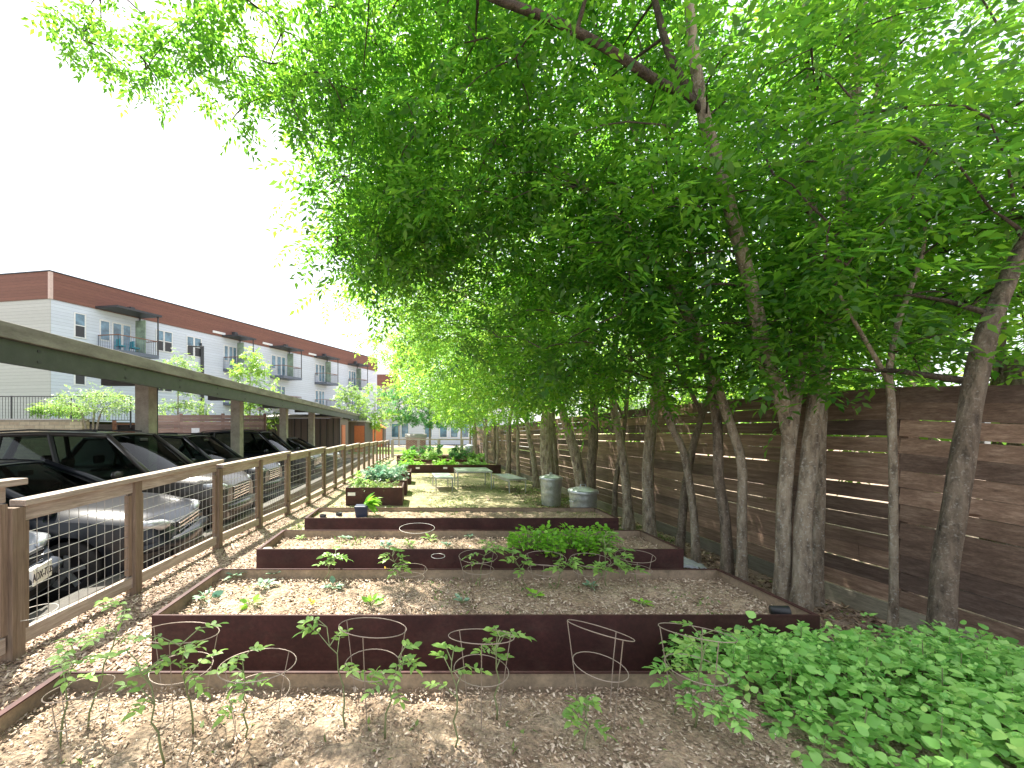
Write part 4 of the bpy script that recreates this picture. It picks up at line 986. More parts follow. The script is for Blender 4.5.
sh3 = empty('storage_shed', (-4.4, 41.5, -.3), 0, 'small orange-red shed front beyond the metal sheds', 'shed', 'storage sheds')
m = MB(); m.b2((-.7, 0, 0), (.7, 2, 2.0)); m.build('wall', M['shed'], sh3)
m = MB(); m.add([(-.85, -.1, 2.003), (.85, -.1, 2.003), (.85, 2.1, 2.003), (-.85, 2.1, 2.003), (0, -.1, 2.5), (0, 2.1, 2.5)], [(0, 1, 4), (1, 2, 5, 4), (2, 3, 5), (3, 0, 4, 5), (3, 2, 1, 0)]); m.build('roof', M['orange_wood'], sh3)
m = MB(); m.b2((-.5, -.04, .02), (.5, .0, 1.9)); m.build('door', M['orange_wood'], sh3)
# slat wall behind the cars
sw = empty('slat_fence', (-9.2, 19, -.36), 0, 'reddish horizontal slat fence behind the parked cars with a small white notice', 'fence')
m = MB(); rnd = random.Random(4)
for k in range(16):
    for q in range(3):
        x0 = -4.2 + q * 2.0 + rnd.uniform(-.0, .0); m.b2((x0 + .003, 0, .1 + k * .155), (x0 + 1.997, .025, .1 + k * .155 + rnd.uniform(.138, .150)))
m.build('slats', M['red_slats'], sw)
for x in (-4.2, -2.2, -.2, 1.8):
    m = MB(); m.b2((x - .06, .03, 0), (x + .06, .13, 2.65)); m.build('post', M['red_slats'], sw)
m = MB(); m.b2((-1.65, -.012, 1.5), (-1.27, -.002, 1.95)); m.build('notice', M['label_white'], sw)
st = empty('stone_wall', (-16, 18, -.36), 0, 'low cream stone block retaining wall at the far left behind the cars', 'wall')
m = MB(); m.b2((-6, 0, 0), (.8, .4, 2.3)); m.build('blocks', M['stone'], st)
m = MB(); m.b2((-6.1, -.04, 2.303), (.84, .44, 2.37)); m.build('coping', M['concrete'], st)
tr_ = sheet('terrace', np.array([-60, -30, -15.3]), np.array([18.45, 30, 45]), lambda X, Y: 1.9 + 0 * X, M['lawn']); tag(tr_, kind='structure')
mr = empty('metal_railing', (-16, 18.8, 1.9), 0, 'thin dark metal railing on top of the stone wall', 'railing')
m = MB()
for x in np.arange(-6, 2.4, .14): m.tube([(x, 0, 0.06), (x, 0, 1.15)], .010, 4, False)
m.build('bars', M['dark_metal'], mr)
m = MB(); m.beam((-6, 0, 1.17), (2.4, 0, 1.17), .05, .04); m.beam((-6, 0, .06), (2.4, 0, .06), .04, .03); m.build('rails', M['dark_metal'], mr)
for k, x in enumerate((-6, -3.2, -.4, 2.4)):
    m = MB(); m.tube([(x, 0, -.3), (x, 0, 1.2)], .035, 6); m.build('post', M['dark_metal'], mr)
wr2 = empty('wooden_railing', (-14, 19.5, -.36), 0, 'brown wooden railing between the stone wall and the slat fence', 'railing')
m = MB()
for z in (1.35, 1.75, 2.15): m.beam((-1, 0, z), (2.2, 0, z), .04, .06)
m.build('rails', M['rail_brown'], wr2)
for x in (-.9, .6, 2.1):
    m = MB(); m.b2((x - .06, -.06, 0), (x + .06, .06, 2.35)); m.build('post', M['rail_brown'], wr2)
# hedge
cs = []
for k in range(3):
    c = np.array([(-19.9 + .95 * k + rng.uniform(-.4, .4), 21 + rng.uniform(-.3, .3), 2.0 + rng.uniform(.25, .85)) for _ in range(26)])
    V, F = make_leaves(c, 9, .25, .09, 8, .5, .2, seed=60 + k)
    b = empty('box_shrub', (-19.9 + .95 * k, 21, 1.9), 0, ('clipped yellow-green shrub at the left end of the hedge above the stone wall', 'clipped yellow-green shrub in the middle of the hedge above the stone wall', 'clipped yellow-green shrub at the right end of the hedge above the stone wall')[k], 'shrub', 'hedge shrubs')
    np_mesh('foliage', V - np.array(b.location), F, M['leaf_bright'], b)
    m = MB(); m.tube([(0, 0, 0), (0, 0, .6)], [.04, .02], 6); m.build('stem', M['bark'], b)
# brick planter beyond the fence
bk = empty('brick_planter', (-.3, 29.3, -.25), 0, 'low brick structure with a rounded grey cap beyond the cross fence', 'planter')
m = MB(); m.b2((-.72, -.4, 0), (.72, .4, 1.15)); m.build('brickwork', M['brick'], bk)
m = MB(); m.tube([(-.8, 0, 1.28), (.8, 0, 1.28)], .42, 14); m.v = [(v[0], v[1], 1.16 + max(0, (v[2] - 1.28)) * .75) for v in m.v]; m.build('cap', M['concrete'], bk, True)

# ---------------------------------------------------------------- dustbins, tables
def dustbin(loc, r, h, label):
    e = empty('dustbin', loc, random.uniform(0, 3), label, 'dustbin', 'galvanised dustbins')
    pr = [(.001, 0), (r * .86, 0), (r * .88, .02)]
    for k in range(14):
        z = .03 + (h - .06) * k / 13; rad = r * (.88 + .12 * k / 13); pr.append((rad + (.006 if k % 4 == 2 else 0), z))
    pr += [(r * 1.02, h - .02), (r * 1.02, h)]
    m = MB(); m.lathe(pr, n=36); 
    m.v = [(v[0] * (1 + .008 * math.cos(18 * math.atan2(v[1], v[0]))), v[1] * (1 + .008 * math.cos(18 * math.atan2(v[1], v[0]))), v[2]) for v in m.v]
    m.build('body', M['galv'], e, True)
    m = MB(); m.lathe([(r * 1.09, h - .035), (r * 1.1, h + .005), (r * 1.04, h + .02), (r * .8, h + .035), (r * .5, h + .06), (.001, h + .07)], n=36); ld_ = m.build('lid', M['galv'], e, True)
    m = MB(); m.tube([(-.07, 0, h + .06), (-.06, 0, h + .11), (.06, 0, h + .11), (.07, 0, h + .06)], .009, 6); m.build('handle', M['galv'], ld_)
    for s in (-1, 1):
        m = MB(); m.tube([(s * r * .98, -.06, h * .72), (s * (r + .05), -.05, h * .66), (s * (r + .05), .05, h * .66), (s * r * .98, .06, h * .72)], .007, 6); m.build('handle', M['galv'], e)
dustbin((at(551, 0, 8.6).x, 8.6, gz(2.8, 8.6)), .22, .60, 'tall galvanised dustbin with lid, left of the pair')
dustbin((at(583, 0, 7.15).x, 7.15, gz(2.9, 7.15)), .235, .50, 'short wide galvanised dustbin with lid, right of the pair')
m = MB(); x, y = 3.05, 24.2; m.lathe([(.001, 0), (.3, 0), (.31, .4), (.33, .8), (.3, .85), (.001, .9)], n=24); o = m.build('dustbin', M['galv'], None, True); o.location = (x, y, -.27); tag(o, 'small grey barrel at the far end next to the cross fence', 'dustbin', 'galvanised dustbins')
def table(nm, c, w_, d, h, rz, lab, cat, grp=None):
    e = empty(nm, (c[0], c[1], gz(c[0], c[1])), rz, lab, cat, grp)
    m = MB(); n = int(d / .09)
    for k in range(n): m.b2((-w_ / 2, -d / 2 + k * d / n + .006, h - .02), (w_ / 2, -d / 2 + (k + 1) * d / n - .006, h))
    m.box((0, 0, h - .03), (w_ - .02, d - .02, .014)); m.build('table_top' if 'table' in nm else 'seat', M['galv'], e)
    m = MB(); 
    for sx in (-1, 1): m.beam((sx * (w_ / 2 - .03), -d / 2 + .03, h - .06), (sx * (w_ / 2 - .03), d / 2 - .03, h - .06), .03, .04)
    m.build('frame', M['galv'], e)
    for sx in (-1, 1):
        for sy in (-1, 1):
            m = MB(); m.tube([(sx * (w_ / 2 - .03), sy * (d / 2 - .03), -.01), (sx * (w_ / 2 - .03), sy * (d / 2 - .03), h - .035)], .016, 8); m.build('leg', M['galv'], e)
table('metal_table', (1.50, 11.5), .98, 1.1, .52, 0, 'grey slatted metal table in the middle of the turf', 'table')
table('metal_bench', (.62, 11.2), .5, 1.1, .38, R(3), 'grey metal bench left of the table', 'bench', 'metal benches')
table('metal_bench', (2.42, 10.9), .5, 1.25, .38, R(9), 'grey metal bench right of the table', 'bench', 'metal benches')

# ---------------------------------------------------------------- small plants
def leaf_blades(specs, shape='oval'):
    """specs: (base Vector, direction Vector, length, width, up jitter)"""
    K0 = OVAL if shape == 'oval' else KITE
    B = np.array([tuple(s[0]) for s in specs]); Dr = np.array([tuple(s[1]) for s in specs]); L = np.array([s[2] for s in specs]); W = np.array([s[3] for s in specs])
    Rm = rot_to(Dr); K = K0[None] * np.stack([W, L, L], 1)[:, None, :]
    V = np.einsum('nij,nkj->nki', Rm, K) + B[:, None]
    nk = len(K0); base = np.arange(len(B))[:, None] * nk
    if nk == 4: F = base + np.arange(4)[None]; F = F.reshape(-1, 4)
    else: F = np.concatenate([(base + np.array(q)[None]) for q in ((0, 1, 2, 7), (2, 3, 6, 7), (3, 4, 5, 6))], 0); F = np.concatenate([base + np.array([0, 1, 2, 7]) * 1, base + np.array([7, 2, 3, 6]), base + np.array([6, 3, 4, 5])], 0)
    if nk == 8: F = np.concatenate([base + np.array([0, 1, 6, 7]), base + np.array([1, 2, 5, 6]), base + np.array([2, 3, 4, 5])], 0)
    return V.reshape(-1, 3), F
def rv(r_, s=1): return Vector((r_.uniform(-1, 1), r_.uniform(-1, 1), r_.uniform(-1, 1))) * s
def tomato(x, y, z, h, label, group, seed, dens=1.0, mat='tomato', cat='plant', leafsz=.04):
    r_ = random.Random(seed); e = empty('tomato_plant', (x, y, z), 0, label, cat, group)
    lean = Vector((r_.uniform(-.12, .12), r_.uniform(-.12, .12), 0)); stem = [Vector((0, 0, 0))]; N = 7
    for k in range(1, N + 1): stem.append(Vector((0, 0, h * k / N)) + lean * (k / N) ** 1.5 + rv(r_, .012))
    mb = MB(); mb.tube(stem, [.0042 - .0022 * k / N for k in range(N + 1)], 5); specs = []
    for k in range(4, N + 1):
        for q in range(int(1.5 * dens * (.5 + k / N) + r_.random() * .8)):
            p = stem[k] if k < N else stem[N]; a = r_.uniform(0, 6.28); d = Vector((math.cos(a), math.sin(a), r_.uniform(.1, .8))).normalized()
            l = r_.uniform(.08, .17) * (h / .45) ** .5; e1 = p + d * l * .5 + Vector((0, 0, .01)); e2 = p + d * l + Vector((0, 0, -.03))
            mb.tube([p, e1, e2], [.0026, .002, .0012], 4, False)
            sd = d.cross(Vector((0, 0, 1))).normalized()
            specs.append((e2, d + Vector((0, 0, -.5)), leafsz * r_.uniform(.9, 1.4), leafsz * .5, 0))
            for u in (.45, .72, .9):
                pp = p.lerp(e1, u * 2) if u < .5 else e1.lerp(e2, u * 2 - 1)
                for s in (-1, 1):
                    specs.append((pp, sd * s + d * .6 + Vector((0, 0, r_.uniform(-.5, .1))), leafsz * r_.uniform(.6, 1.1), leafsz * r_.uniform(.35, .5), 0))
    mb.build('stem', M['stem'], e, True)
    V, F = leaf_blades(specs); np_mesh('leaves', V, F, M[mat], e, True)
    return e
def rosette(x, y, z, sz, label, group, seed, mat='kale', n=9, name='seedling', up=.6, cat='plant'):
    r_ = random.Random(seed); e = empty(name, (x, y, z), 0, label, cat, group); specs = []; mb = MB()
    for k in range(n):
        a = k * 2.4 + r_.uniform(-.3, .3); d = Vector((math.cos(a), math.sin(a), r_.uniform(up * .4, up * 1.6))).normalized(); l = sz * r_.uniform(.6, 1)
        p = d * l * .45; mb.tube([(0, 0, -.01), p], [.003, .002], 4, False); specs.append((p * .8, d + Vector((0, 0, -.25)), l * .75, l * .42, 0))
        if mat == 'kale':
            sd = d.cross(Vector((0, 0, 1))).normalized()
            for s in (-1, 1): specs.append((p * 1.1, d + sd * s * .9 - Vector((0, 0, .1)), l * .3, l * .2, 0))
    mb.build('stem', M['stem'], e); V, F = leaf_blades(specs); np_mesh('leaves', V, F, M[mat], e, True); return e
ZS = BZ - .068
def S(px, py, zsoil=ZS):                             # point on the soil of a bed seen at that pixel
    Y = (1.5 - zsoil) * 400 / (py - 430); return at(px, py, Y)
gt = 'young tomato plants in the nearest bed'
for i, (px, pt, Y, h, lab) in enumerate((
        (88, 625, 1.55, .36, 'leggy tomato seedling in the left corner of the nearest bed'), (60, 645, 1.45, .30, 'spindly seedling at the far left end of the nearest bed'),
        (193, 630, 1.52, .42, 'tomato plant inside the cage in front of the second bed left corner'), (165, 655, 1.38, .32, 'low tomato plant left of the caged one, near the left of the nearest bed'),
        (245, 665, 1.5, .33, 'tomato plant inside the wide ringed cage, second cage from the left'), (345, 640, 1.55, .43, 'tall tomato plant inside the third cage from the left'),
        (385, 655, 1.5, .38, 'tomato plant just right of the tall one in the third cage'), (455, 665, 1.45, .32, 'tomato plant in front of the middle cage'),
        (497, 640, 1.6, .42, 'tomato plant rising through the right side of the middle cage'), (585, 725, 1.45, .14, 'tiny pale seedling right of centre in the nearest bed'),
        (695, 640, 1.55, .40, 'tomato plant at the left edge of the leafy herb patch'))):
    p = at(px, pt, Y); zt = p.z; tomato(p.x, Y, ZS, max(.12, zt - ZS), lab, gt, 500 + i, 1.0)
# cages
def cage(x, y, zs, ztop, r, label, group, tilt=(0, 0), rings=2, seed=0):
    e = empty('tomato_cage', (x, y, zs), 0, label, 'tomato cage', group); H = ztop - zs; r_ = random.Random(seed)
    for k in range(rings):
        m = MB(); f = 1 - k * .42; rr_ = r * (1 - .17 * k)
        m.ring((0, 0, H * f), rr_, .0019, tilt if k == 0 else (tilt[0] * .4, 0)); m.build('ring', M['cage_wire'], e)
    for k in range(3):
        a = k * 2.09 + r_.uniform(0, 1); m = MB(); c, s = math.cos(a), math.sin(a)
        m.tube([(r * c, r * s, H + tilt[0] * r * c + tilt[1] * r * s), (r * .83 * c, r * .83 * s, H * .58), (r * .55 * c, r * .55 * s, -.05)], .0019, 4, False); m.build('leg', M['cage_wire'], e)
gc = 'wire tomato cages in the nearest bed'
for i, (cx, cy, wpx, Y, tl, lab) in enumerate(((80, 688, 60, 1.45, (.1, -.15), 'wire cage in the left corner of the nearest bed'), (182, 632, 72, 1.62, (-.1, -.2), 'wire cage before the left corner of the second bed'),
        (258, 664, 79, 1.55, (0, -.12), 'wire cage with a wide tilted ring, second of those before the dark steel front'), (373, 627, 72, 1.62, (-.08, -.2), 'third wire cage, around the tall tomato plant'),
        (481, 636, 70, 1.62, (0, -.28), 'wire cage with a level ring in the middle of the nearest bed'), (600, 630, 66, 1.62, (-.25, -.25), 'empty wire cage with a ring tilted down to the right'),
        (696, 632, 70, 1.60, (-.1, -.22), 'wire cage at the edge of the leafy herb patch'))):
    p = at(cx, cy, Y); cage(p.x, Y, ZS, p.z, wpx * Y / 860, lab, gc, tl, seed=i)
gc2 = 'wire tomato cages in the second bed'
for i, (cx, cy, wpx, Y) in enumerate(((478, 556, 38, 2.95), (545, 558, 40, 2.95), (590, 560, 38, 2.95), (635, 556, 36, 2.95), (410, 570, 34, 2.95))):
    p = at(cx, cy, Y); cage(p.x, Y, ZS, p.z, wpx * Y / 800, 'thin wire cage around a seedling in the second bed, ' + ('left of the lettuce', 'below the left lettuce clump', 'below the right lettuce clump', 'right of the lettuce', 'leftmost of its row')[i], gc2, (.05, .05), 2, seed=40 + i)
# second bed plants
g2 = 'seedlings in the second bed'
for i, (px, py, sz, mat, lab) in enumerate(((206, 602, .12, 'kale', 'grey-green kale seedling at the left front corner of the second bed'), (236, 578, .11, 'kale', 'kale seedling by the left back corner of the second bed'),
        (264, 588, .12, 'kale', 'larger kale seedling right of the corner ones'), (250, 606, .10, 'lettuce', 'light green seedling in front of the kale pair'), (275, 577, .09, 'kale', 'small kale seedling against the back wall of the second bed'),
        (333, 590, .11, 'kale', 'bluish cabbage seedling below the upright green one'), (371, 606, .10, 'lettuce', 'seedling with one tall upright leaf in the second bed'),
        (462, 604, .08, 'kale', 'small grey seedling at the front middle of the second bed'), (535, 598, .08, 'lettuce', 'tiny seedling at front right of the middle in the second bed'), (590, 588, .08, 'kale', 'pale seedling before the lettuce bed'), (642, 606, .07, 'lettuce', 'yellowish seedling near the right of the second bed'))):
    p = S(px, py); rosette(p.x, p.y, ZS + .01, sz, lab, g2, 600 + i, mat, up=1.2 if i == 6 else .6)
for i, (px, pt, Y, h, lab) in enumerate(((404, 553, 2.95, .3, 'bushy tomato plant with long leaves in the second bed, left of middle'), (480, 545, 2.95, .32, 'tomato plant in the second bed beneath the left lettuce'), (325, 558, 3.0, .2, 'upright bright green plant against the back of the second bed'),
        (525, 552, 2.9, .25, 'tomato plant below the left lettuce clumps'), (556, 560, 2.9, .2, 'low two-armed tomato plant below the lettuce'), (593, 560, 2.9, .22, 'yellow-green tomato plant below the right lettuce'), (606, 540, 2.95, .3, 'tall thin tomato plant at the right end of the lettuce'), (640, 556, 2.95, .26, 'tomato plant near the right end of the second bed'))):
    p = at(px, pt, Y); tomato(p.x, Y, ZS, max(.12, p.z - ZS), lab, 'tomato plants in the second bed', 700 + i, 1.2, leafsz=.05)
rosette(S(386, 576).x, S(386, 576).y, ZS + .04, .04, 'small yellow flower behind the upright leaf in the second bed', None, 81, 'yellow_petal', 8, 'marigold', 1)
rosette(S(312, 610).x, S(312, 610).y, ZS + .04, .045, 'small yellow and red flower at the front of the second bed', None, 82, 'yellow_petal', 8, 'marigold', 1)
# lettuce and herbs in bed three
for i, (px, py, w_, lab) in enumerate(((527, 552, .17, 'leftmost bright green lettuce clump in the third bed'), (548, 549, .12, 'small second lettuce clump'), (553, 557, .10, 'low lettuce clump in front of the second'), (572, 551, .17, 'large bright lettuce clump right of the middle'), (586, 556, .09, 'narrow low lettuce clump before the last one'), (600, 549, .12, 'rightmost lettuce clump in the third bed'))):
    p = S(px, py); r_ = random.Random(800 + i); e = empty('lettuce', (p.x, p.y, ZS), 0, lab, 'lettuce', 'lettuce clumps in the third bed'); specs = []; mb = MB()
    for k in range(int(2000 * w_)):
        a = r_.uniform(0, 6.28); q = r_.random() ** .5 * w_; h = r_.uniform(.03, .25) * (1 - (q / w_) ** 2 * .5); d = Vector((math.cos(a), math.sin(a), r_.uniform(-.5, 1.2)))
        b = Vector((q * math.cos(a), q * math.sin(a), h)); specs.append((b, d, r_.uniform(.025, .055), r_.uniform(.02, .045), 0))
        if k % 4 == 0: mb.tube([(b.x * .3, b.y * .3, 0), b], .002, 4, False)
    mb.build('stem', M['stem'], e); V, F = leaf_blades(specs); np_mesh('leaves', V, F, M['lettuce'], e, True)
g3 = 'weedy seedlings in the third bed'
for i, (px, py) in enumerate(((300, 540), (345, 540), (430, 541), (470, 538), (410, 546), (385, 548), (490, 545), (447, 547))):
    p = S(px, py); rosette(p.x, p.y, ZS + .01, .07 + .02 * (i % 3), 'sparse pale seedling in the soil of the third bed, ' + ('at its left corner', 'left of the black pot', 'in the middle', 'left of the lettuce', 'at the front left of middle', 'below the white hoop', 'touching the lettuce', 'at the front middle')[i], g3, 900 + i, ('tomato', 'kale')[i % 2])
# pots
e = empty('plant_pot', (at(362, 0, 5.25).x, 5.25, ZS), 0, 'dark square pot with a drooping yellow-green plant in the fourth bed', 'plant pot')
m = MB(); m.add([(-.07, -.07, 0), (.07, -.07, 0), (.07, .07, 0), (-.07, .07, 0), (-.09, -.09, .17), (.09, -.09, .17), (.09, .09, .17), (-.09, .09, .17)], [(3, 2, 1, 0), (4, 5, 6, 7), (0, 1, 5, 4), (1, 2, 6, 5), (2, 3, 7, 6), (3, 0, 4, 7)]); m.build('pot', M['pot_blue'], e, bevel=.01)
r_ = random.Random(5); specs = [(Vector((.05 + r_.uniform(-.03, .05), r_.uniform(-.05, .05), .19)), Vector((r_.uniform(.3, 1.2), r_.uniform(-.6, .6), r_.uniform(-.6, .7))), .2, .05, 0) for _ in range(26)]
V, F = leaf_blades(specs); np_mesh('leaves', V, F, M['lettuce'], e, True)
m = MB(); m.lathe([(.001, 0), (.04, 0), (.055, .13), (.06, .14), (.05, .135), (.038, .01)], n=20); o = m.build('plant_cup', M['pot_black'], None, True); p = S(798, 616, ZS + .05); o.location = (2.12, 2.42, ZS + .07); o.rotation_euler = (R(90), 0, R(70)); o.scale = (.62, .62, .62); tag(o, 'black plastic cup lying on its side at the right end of the second bed', 'cup')
for k, (px, y) in enumerate(((339, 5.3), (323, 5.2))):
    m = MB(); m.lathe([(.001, 0), (.035, 0), (.045, .06), (.04, .06), (.03, .01)], n=16); o = m.build('plant_cup', M['pot_black'], None, True); o.location = (at(px, 0, y).x, y, ZS); tag(o, ('small black cup beside the square pot', 'tiny black cup at the left end of the fourth bed')[k], 'cup')
# pale stone in the corner of bed 3
m = MB(); m.lathe([(.001, 0), (.05, .005), (.06, .03), (.04, .06), (.001, .07)], n=10); o = m.build('stone', M['concrete'], None, True); o.location = (-1.42, 3.72, ZS); tag(o, 'pale stone in the left corner of the third bed', 'stone')
# white hoops lying about
for (px, py, z, r, nm) in ((417, 528, .44, .19, 'white hoop standing over the third bed at its back'), (438, 556, .40, .06, 'small white hoop at the front of the third bed'), (35, 612, .25, .12, 'white wire hoop caught on the mesh fence')):
    Y = (1.5 - z) * 400 / (py - 430); m = MB(); m.ring((0, 0, 0), r, .0022, (.02, .05)); o = m.build('wire_hoop', M['hose'], None, True); o.location = at(px, py, Y) ; tag(o, nm, 'hoop', 'loose white hoops')
m = MB(); m.tube([(-.30, 6.3, .02), (-.2, 6.0, .03), (-.05, 5.8, .05), (.15, 5.75, .04), (.3, 5.9, .02)], .008, 6); o = m.build('hose', M['hose'], None, True); tag(o, 'short white hose on the ground behind the fourth bed', 'hose')
# plastic sheet by the trees
m = MB(); nx, ny = 24, 16; vs = []
for i in range(ny + 1):
    for j in range(nx + 1):
        u, v = j / nx, i / ny; x = 2.72 + .45 * u + .05 * math.sin(v * 7); y = 4.35 + 1.1 * v; vs.append((x, y, gz(x, y) + .03 + .05 * abs(mnoise.noise(Vector((u * 3, v * 8, 2)))) + .02 * mnoise.noise(Vector((u * 9, v * 20, 1)))))
m.add(vs, [(i * (nx + 1) + j, i * (nx + 1) + j + 1, (i + 1) * (nx + 1) + j + 1, (i + 1) * (nx + 1) + j) for i in range(ny) for j in range(nx)]); o = m.build('plastic_sheet', M['fabric_sheet'], None, True); tag(o, 'crumpled pale blue-grey plastic sheet on the ground between third bed and trees', 'sheet'); o.modifiers.new('t', 'SOLIDIFY').thickness = .004
# far plants in small and far beds
def bushy(x, y, z, rx, rz_, lab, grp, mat, seed, n=14, leaf=.07, nm='bushy_plant'):
    e = empty(nm, (x, y, z), 0, lab, 'plant', grp); rg = np.random.default_rng(seed)
    c = np.stack([rg.uniform(-rx, rx, n), rg.uniform(-rx * .7, rx * .7, n), rg.uniform(.05, rz_, n)], 1); V, F = make_leaves(c, 8, .12, leaf, 7, .5, .14, seed=seed); V[:, 2] = np.maximum(V[:, 2], 0); np_mesh('leaves', V, F, M[mat], e)
    m = MB(); 
    for k in range(4): m.tube([(0, 0, 0), tuple(c[k])], [.006, .003], 4, False)
    m.build('stem', M['stem'], e); return e
gf = 'bushy plants in the far beds'
bushy(-1.0, 8.85, .19, .35, .12, 'low mixed greens in the nearest small bed', gf, 'grass', 1, 12)
bushy(-1.35, 9.1, .19, .1, .3, 'upright tuft at the back left of the nearest small bed', gf, 'tomato', 2, 5)
bushy(-1.0, 10.3, .16, .30, .30, 'large grey-green bushy plant in the middle small bed', gf, 'kale', 3, 26, .1)
bushy(-.6, 10.4, .16, .15, .3, 'smaller bush beside the large grey-green one', gf, 'kale', 4, 8)
bushy(-.9, 12.7, .14, .35, .35, 'green bush in the farthest small bed', gf, 'leaf_mid', 5, 16)
for k, (x, y, h, mt, lab) in enumerate(((-.3, 16.5, .15, 'lettuce', 'low greens at the left of the tagged far bed'), (1.0, 16.6, .12, 'lettuce', 'low greens in the middle of the tagged far bed'), (2.3, 16.5, .16, 'tomato', 'low greens at the right of the tagged far bed'),
        (-.5, 19.7, .5, 'lettuce', 'yellow-green bush at the left of the second-last bed'), (.5, 19.7, .35, 'tomato', 'small bush left of middle in the second-last bed'), (2.0, 19.6, .45, 'leaf_mid', 'green bush right of middle in the second-last bed'), (2.8, 19.7, .3, 'tomato', 'small bush at the right end of the second-last bed'),
        (-.2, 22.7, .5, 'leaf_mid', 'bush at the left of the last bed'), (.8, 22.7, .6, 'leaf_mid', 'dark green bush in the middle of the last bed'), (2.2, 22.7, .55, 'leaf_mid', 'bush at the right of the last bed'))):
    bushy(x, y, .03, .4, h, lab, gf, mt, 20 + k, 16, .1)
bushy(-.65, 24.3, -.25, .35, .45, 'purple flowering plant by the cross fence', None, 'petal', 44, 16, .09, 'flowering_plant')

# ---------------------------------------------------------------- leafy herb patch at right front
r_ = random.Random(77); specs = []; mb = MB()
def herb_h(x, y): 
    return .27 * min(1, max(0, (x - 1.26) / .35)) * min(1, max(.0, (2.38 - y) / .55)) * (1 - .25 * max(0, x - 2.1)) + .02
for k in range(3600):
    x = r_.uniform(1.28, 3.1); y = r_.uniform(.85, 2.32) 
    if 1.78 < y and x < 2.38 and y > 2.25: continue
    if x > 1.5 * y + .35: continue
    if y > 2.34 - .15 * abs(mnoise.noise(Vector((x * 3, 0, 0)))): continue
    zg = ZS if (x < 2.34 and y < 1.8) else (gz(x, y) if True else 0)
    top = BZ - .10 + herb_h(x, y) * (.65 + .5 * mnoise.noise(Vector((x * 4, y * 4, 0))) ** 2 + .25 * mnoise.noise(Vector((x * 2.2, y * 2.2, 5))))
    if 1.8 <= y < 2.3: top = min(top, .66 - .35 * (y - 1.8))
    if y > 1.75 and x < 1.35: continue
    p = Vector((x, y, top + r_.uniform(-.20, .02) + (.07 if r_.random() < .12 else 0))); n = 4
    if k % 5 == 0: mb.tube([(x + r_.uniform(-.03, .03), y, zg), p], [.004, .002], 4, False)
    if p.z < zg + .02: continue
    for q in range(n):
        a = q * 1.57 + r_.uniform(-.5, .5) + k; d = Vector((math.cos(a), math.sin(a), r_.uniform(-.9, .7))); l = r_.uniform(.02, .05) * (1.25 if r_.random() < .15 else 1)
        specs.append((p + d * .012 + Vector((0, 0, -.01 * q)), d, l, l * .82, 0))
    if r_.random() < .7:
        for q in range(3):
            a = r_.uniform(0, 6.28); d = Vector((math.cos(a), math.sin(a), .9)); specs.append((p + Vector((0, 0, .01)), d, .022, .016, 0))
e = empty('leafy_herb_patch', (2, 1.6, ZS), 0, 'dense patch of bright green heart-leaved herb filling the bottom right corner', 'plant')
o = mb.build('stems', M['stem'], e); o.location = -e.location
V, F = leaf_blades(specs); np_mesh('leaves', V - np.array(e.location), F, M['herb'], e, True)
# sprawling seedlings round its left edge
for i, (px, py, sz) in enumerate(((690, 705, .09), (672, 715, .07), (720, 725, .08), (745, 745, .08))):
    p = S(px, py); tomato(p.x, p.y, ZS, .16, 'small shoot in the soil at the left edge of the herb patch, ' + ('uppermost', 'leftmost', 'in the middle', 'lowest')[i], 'shoots beside the herb patch', 950 + i, .8, 'herb', leafsz=.04)

# ---------------------------------------------------------------- ground stuff: chips, litter, weeds, grass
def scatter(name, n, area, zf, smin, smax, mat, label, seed, ar=.4, cond=None, flat=.35):
    rg = np.random.default_rng(seed); x0, x1, y0, y1 = area
    y = y0 + (y1 - y0) * rg.random(n) ** 1.5; x = rg.uniform(x0, x1, n)
    if cond is not None: k = cond(x, y); x = x[k]; y = y[k]
    n = len(x); z = zf(x, y); s = rg.uniform(smin, smax, n); a = rg.uniform(0, 6.28, n); t1 = rg.normal(0, flat, n); t2 = rg.normal(0, flat, n)
    ux = np.stack([np.cos(a), np.sin(a), t1], 1) * s[:, None]; uy = np.stack([-np.sin(a), np.cos(a), t2], 1) * (s * ar * rg.uniform(.5, 1.3, n))[:, None]
    c = np.stack([x, y, z + .006 + s * .25 * np.abs(t1)], 1)
    th = np.array([0, 0, 1]) * (s * .12)[:, None]
    V = np.stack([c - ux - uy, c + ux - uy, c + ux + uy, c - ux + uy, c - ux - uy + th, c + ux - uy + th, c + ux + uy + th, c - ux + uy + th], 1).reshape(-1, 3)
    b = np.arange(n)[:, None] * 8
    F = np.concatenate([b + np.array(q) for q in ((4, 5, 6, 7), (0, 1, 5, 4), (1, 2, 6, 5), (2, 3, 7, 6), (3, 0, 4, 7))])
    return tag(np_mesh(name, V, F, mat), label, None, None, 'stuff')
def nz(x, y, s, k=0): return np.array([mnoise.noise(Vector((a * s, b * s, k))) for a, b in zip(x, y)])
inbed = lambda x, y: ((x > -1.66) & (x < 2.4) & (((y > .7) & (y < 1.82)) | ((y > 2.32) & (y < 3.16)) | ((y > 3.6) & (y < 4.37)) | ((y > 4.92) & (y < 5.65))))
scatter('wood_chips', 24000, (-2.75, -1.45, 1.2, 12), ground_z, .004, .018, M['chips'], 'pale wood chip mulch on the path', 1, .45, lambda x, y: ~inbed(x, y))
scatter('wood_chips', 7000, (-3.3, -2.62, 2.2, 9), ground_z, .006, .02, M['chips'], 'wood chips under the mesh fence', 2, .45, lambda x, y: x > -3.2)
scatter('wood_chips', 7000, (-1.6, 2.5, 1.8, 8.4), ground_z, .006, .02, M['chips'], 'wood chips between the raised beds', 3, .45, lambda x, y: ~inbed(x, y))
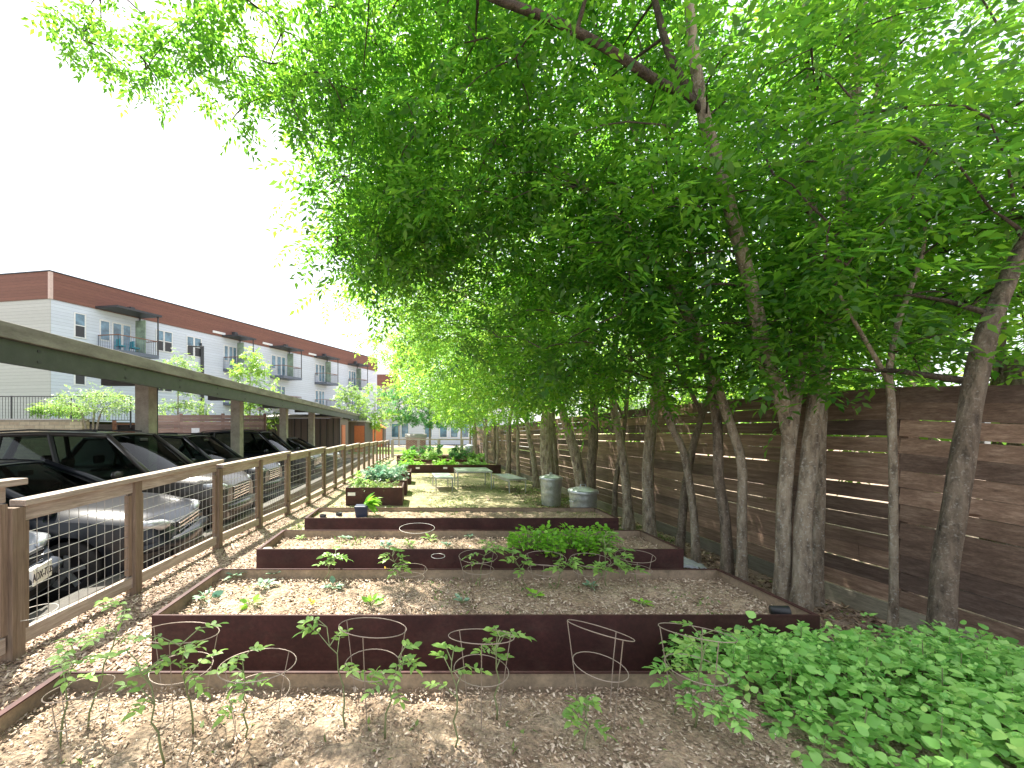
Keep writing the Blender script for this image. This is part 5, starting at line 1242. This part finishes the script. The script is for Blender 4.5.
scatter('leaf_litter', 9000, (2.3, 4.2, 1.8, 12), ground_z, .008, .028, M['litter'], 'brown leaf litter under the fence trees', 4, .5, lambda x, y: ~inbed(x, y))
soilz = lambda x, y: 0 * x + ZS
scatter('straw_bits', 26000, (-1.6, 2.32, .9, 1.79), soilz, .002, .008, M['chips'], 'dry straw and bark bits on the nearest bed', 5, .5)
scatter('straw_bits', 13000, (-1.55, 2.32, 2.36, 3.11), soilz, .003, .011, M['chips'], 'dry straw and bark bits on the second bed', 6, .45)
scatter('straw_bits', 5000, (-1.47, 2.38, 3.66, 4.32), soilz, .005, .015, M['chips'], 'dry straw and bark bits on the third bed', 7, .28)
scatter('straw_bits', 4000, (-1.41, 2.44, 4.97, 5.6), soilz, .005, .015, M['chips'], 'dry straw and bark bits on the fourth bed', 8, .28)
def grass(name, n, area, zf, h0, h1, mat, label, seed, thr=.0, sc=1.1, w_=.006, cond=None):
    rg = np.random.default_rng(seed); x0, x1, y0, y1 = area
    y = y0 + (y1 - y0) * rg.random(n) ** 1.3; x = rg.uniform(x0, x1, n); k = nz(x, y, sc, seed) + .35 * nz(x, y, sc * 4, seed) > thr
    if cond is not None: k &= cond(x, y)
    x = x[k]; y = y[k]; n = len(x); z = zf(x, y); h = rg.uniform(h0, h1, n); a = rg.uniform(0, 6.28, n)
    d = np.stack([np.cos(a), np.sin(a), rg.uniform(.3, 1.6, n)], 1); d /= np.linalg.norm(d, axis=1, keepdims=True)
    specs = [(Vector((x[i], y[i], z[i])), Vector(d[i]), h[i], w_ * rg.uniform(.7, 1.6), 0) for i in range(n)]
    V, F = leaf_blades(specs, 'kite'); return tag(np_mesh(name, V, F, mat), label, None, None, 'stuff')
grass('grass', 26000, (-2.0, 3.7, 5.75, 16), ground_z, .02, .06, M['grass'], 'patchy short grass around the metal table', 11, .02, .9, .014, lambda x, y: ~((x < -.3) & (x > -1.6) & (y > 8.4)))
grass('ground_weeds', 7000, (2.4, 3.8, 2.4, 12), ground_z, .02, .06, M['grass'], 'low green weeds among the trunks along the plank fence', 12, .12, 1.6, .018)
grass('bed_weeds', 3500, (-1.4, 2.4, 4.98, 5.6), soilz, .02, .05, M['grass'], 'small weeds covering the fourth bed', 13, .05, 1.5, .014)
grass('bed_weeds', 1300, (-1.45, 2.3, 3.68, 4.3), soilz, .02, .05, M['grass'], 'scattered weeds in the third bed', 14, .2, 2, .014)
grass('bed_weeds', 900, (-1.5, 2.3, 2.4, 3.1), soilz, .015, .04, M['grass'], 'scattered weeds in the second bed', 15, .25, 2.5, .012)
grass('bed_weeds', 700, (-1.5, 1.6, .95, 1.75), soilz, .015, .04, M['grass'], 'few weeds sprouting in the nearest bed', 16, .3, 3, .012)
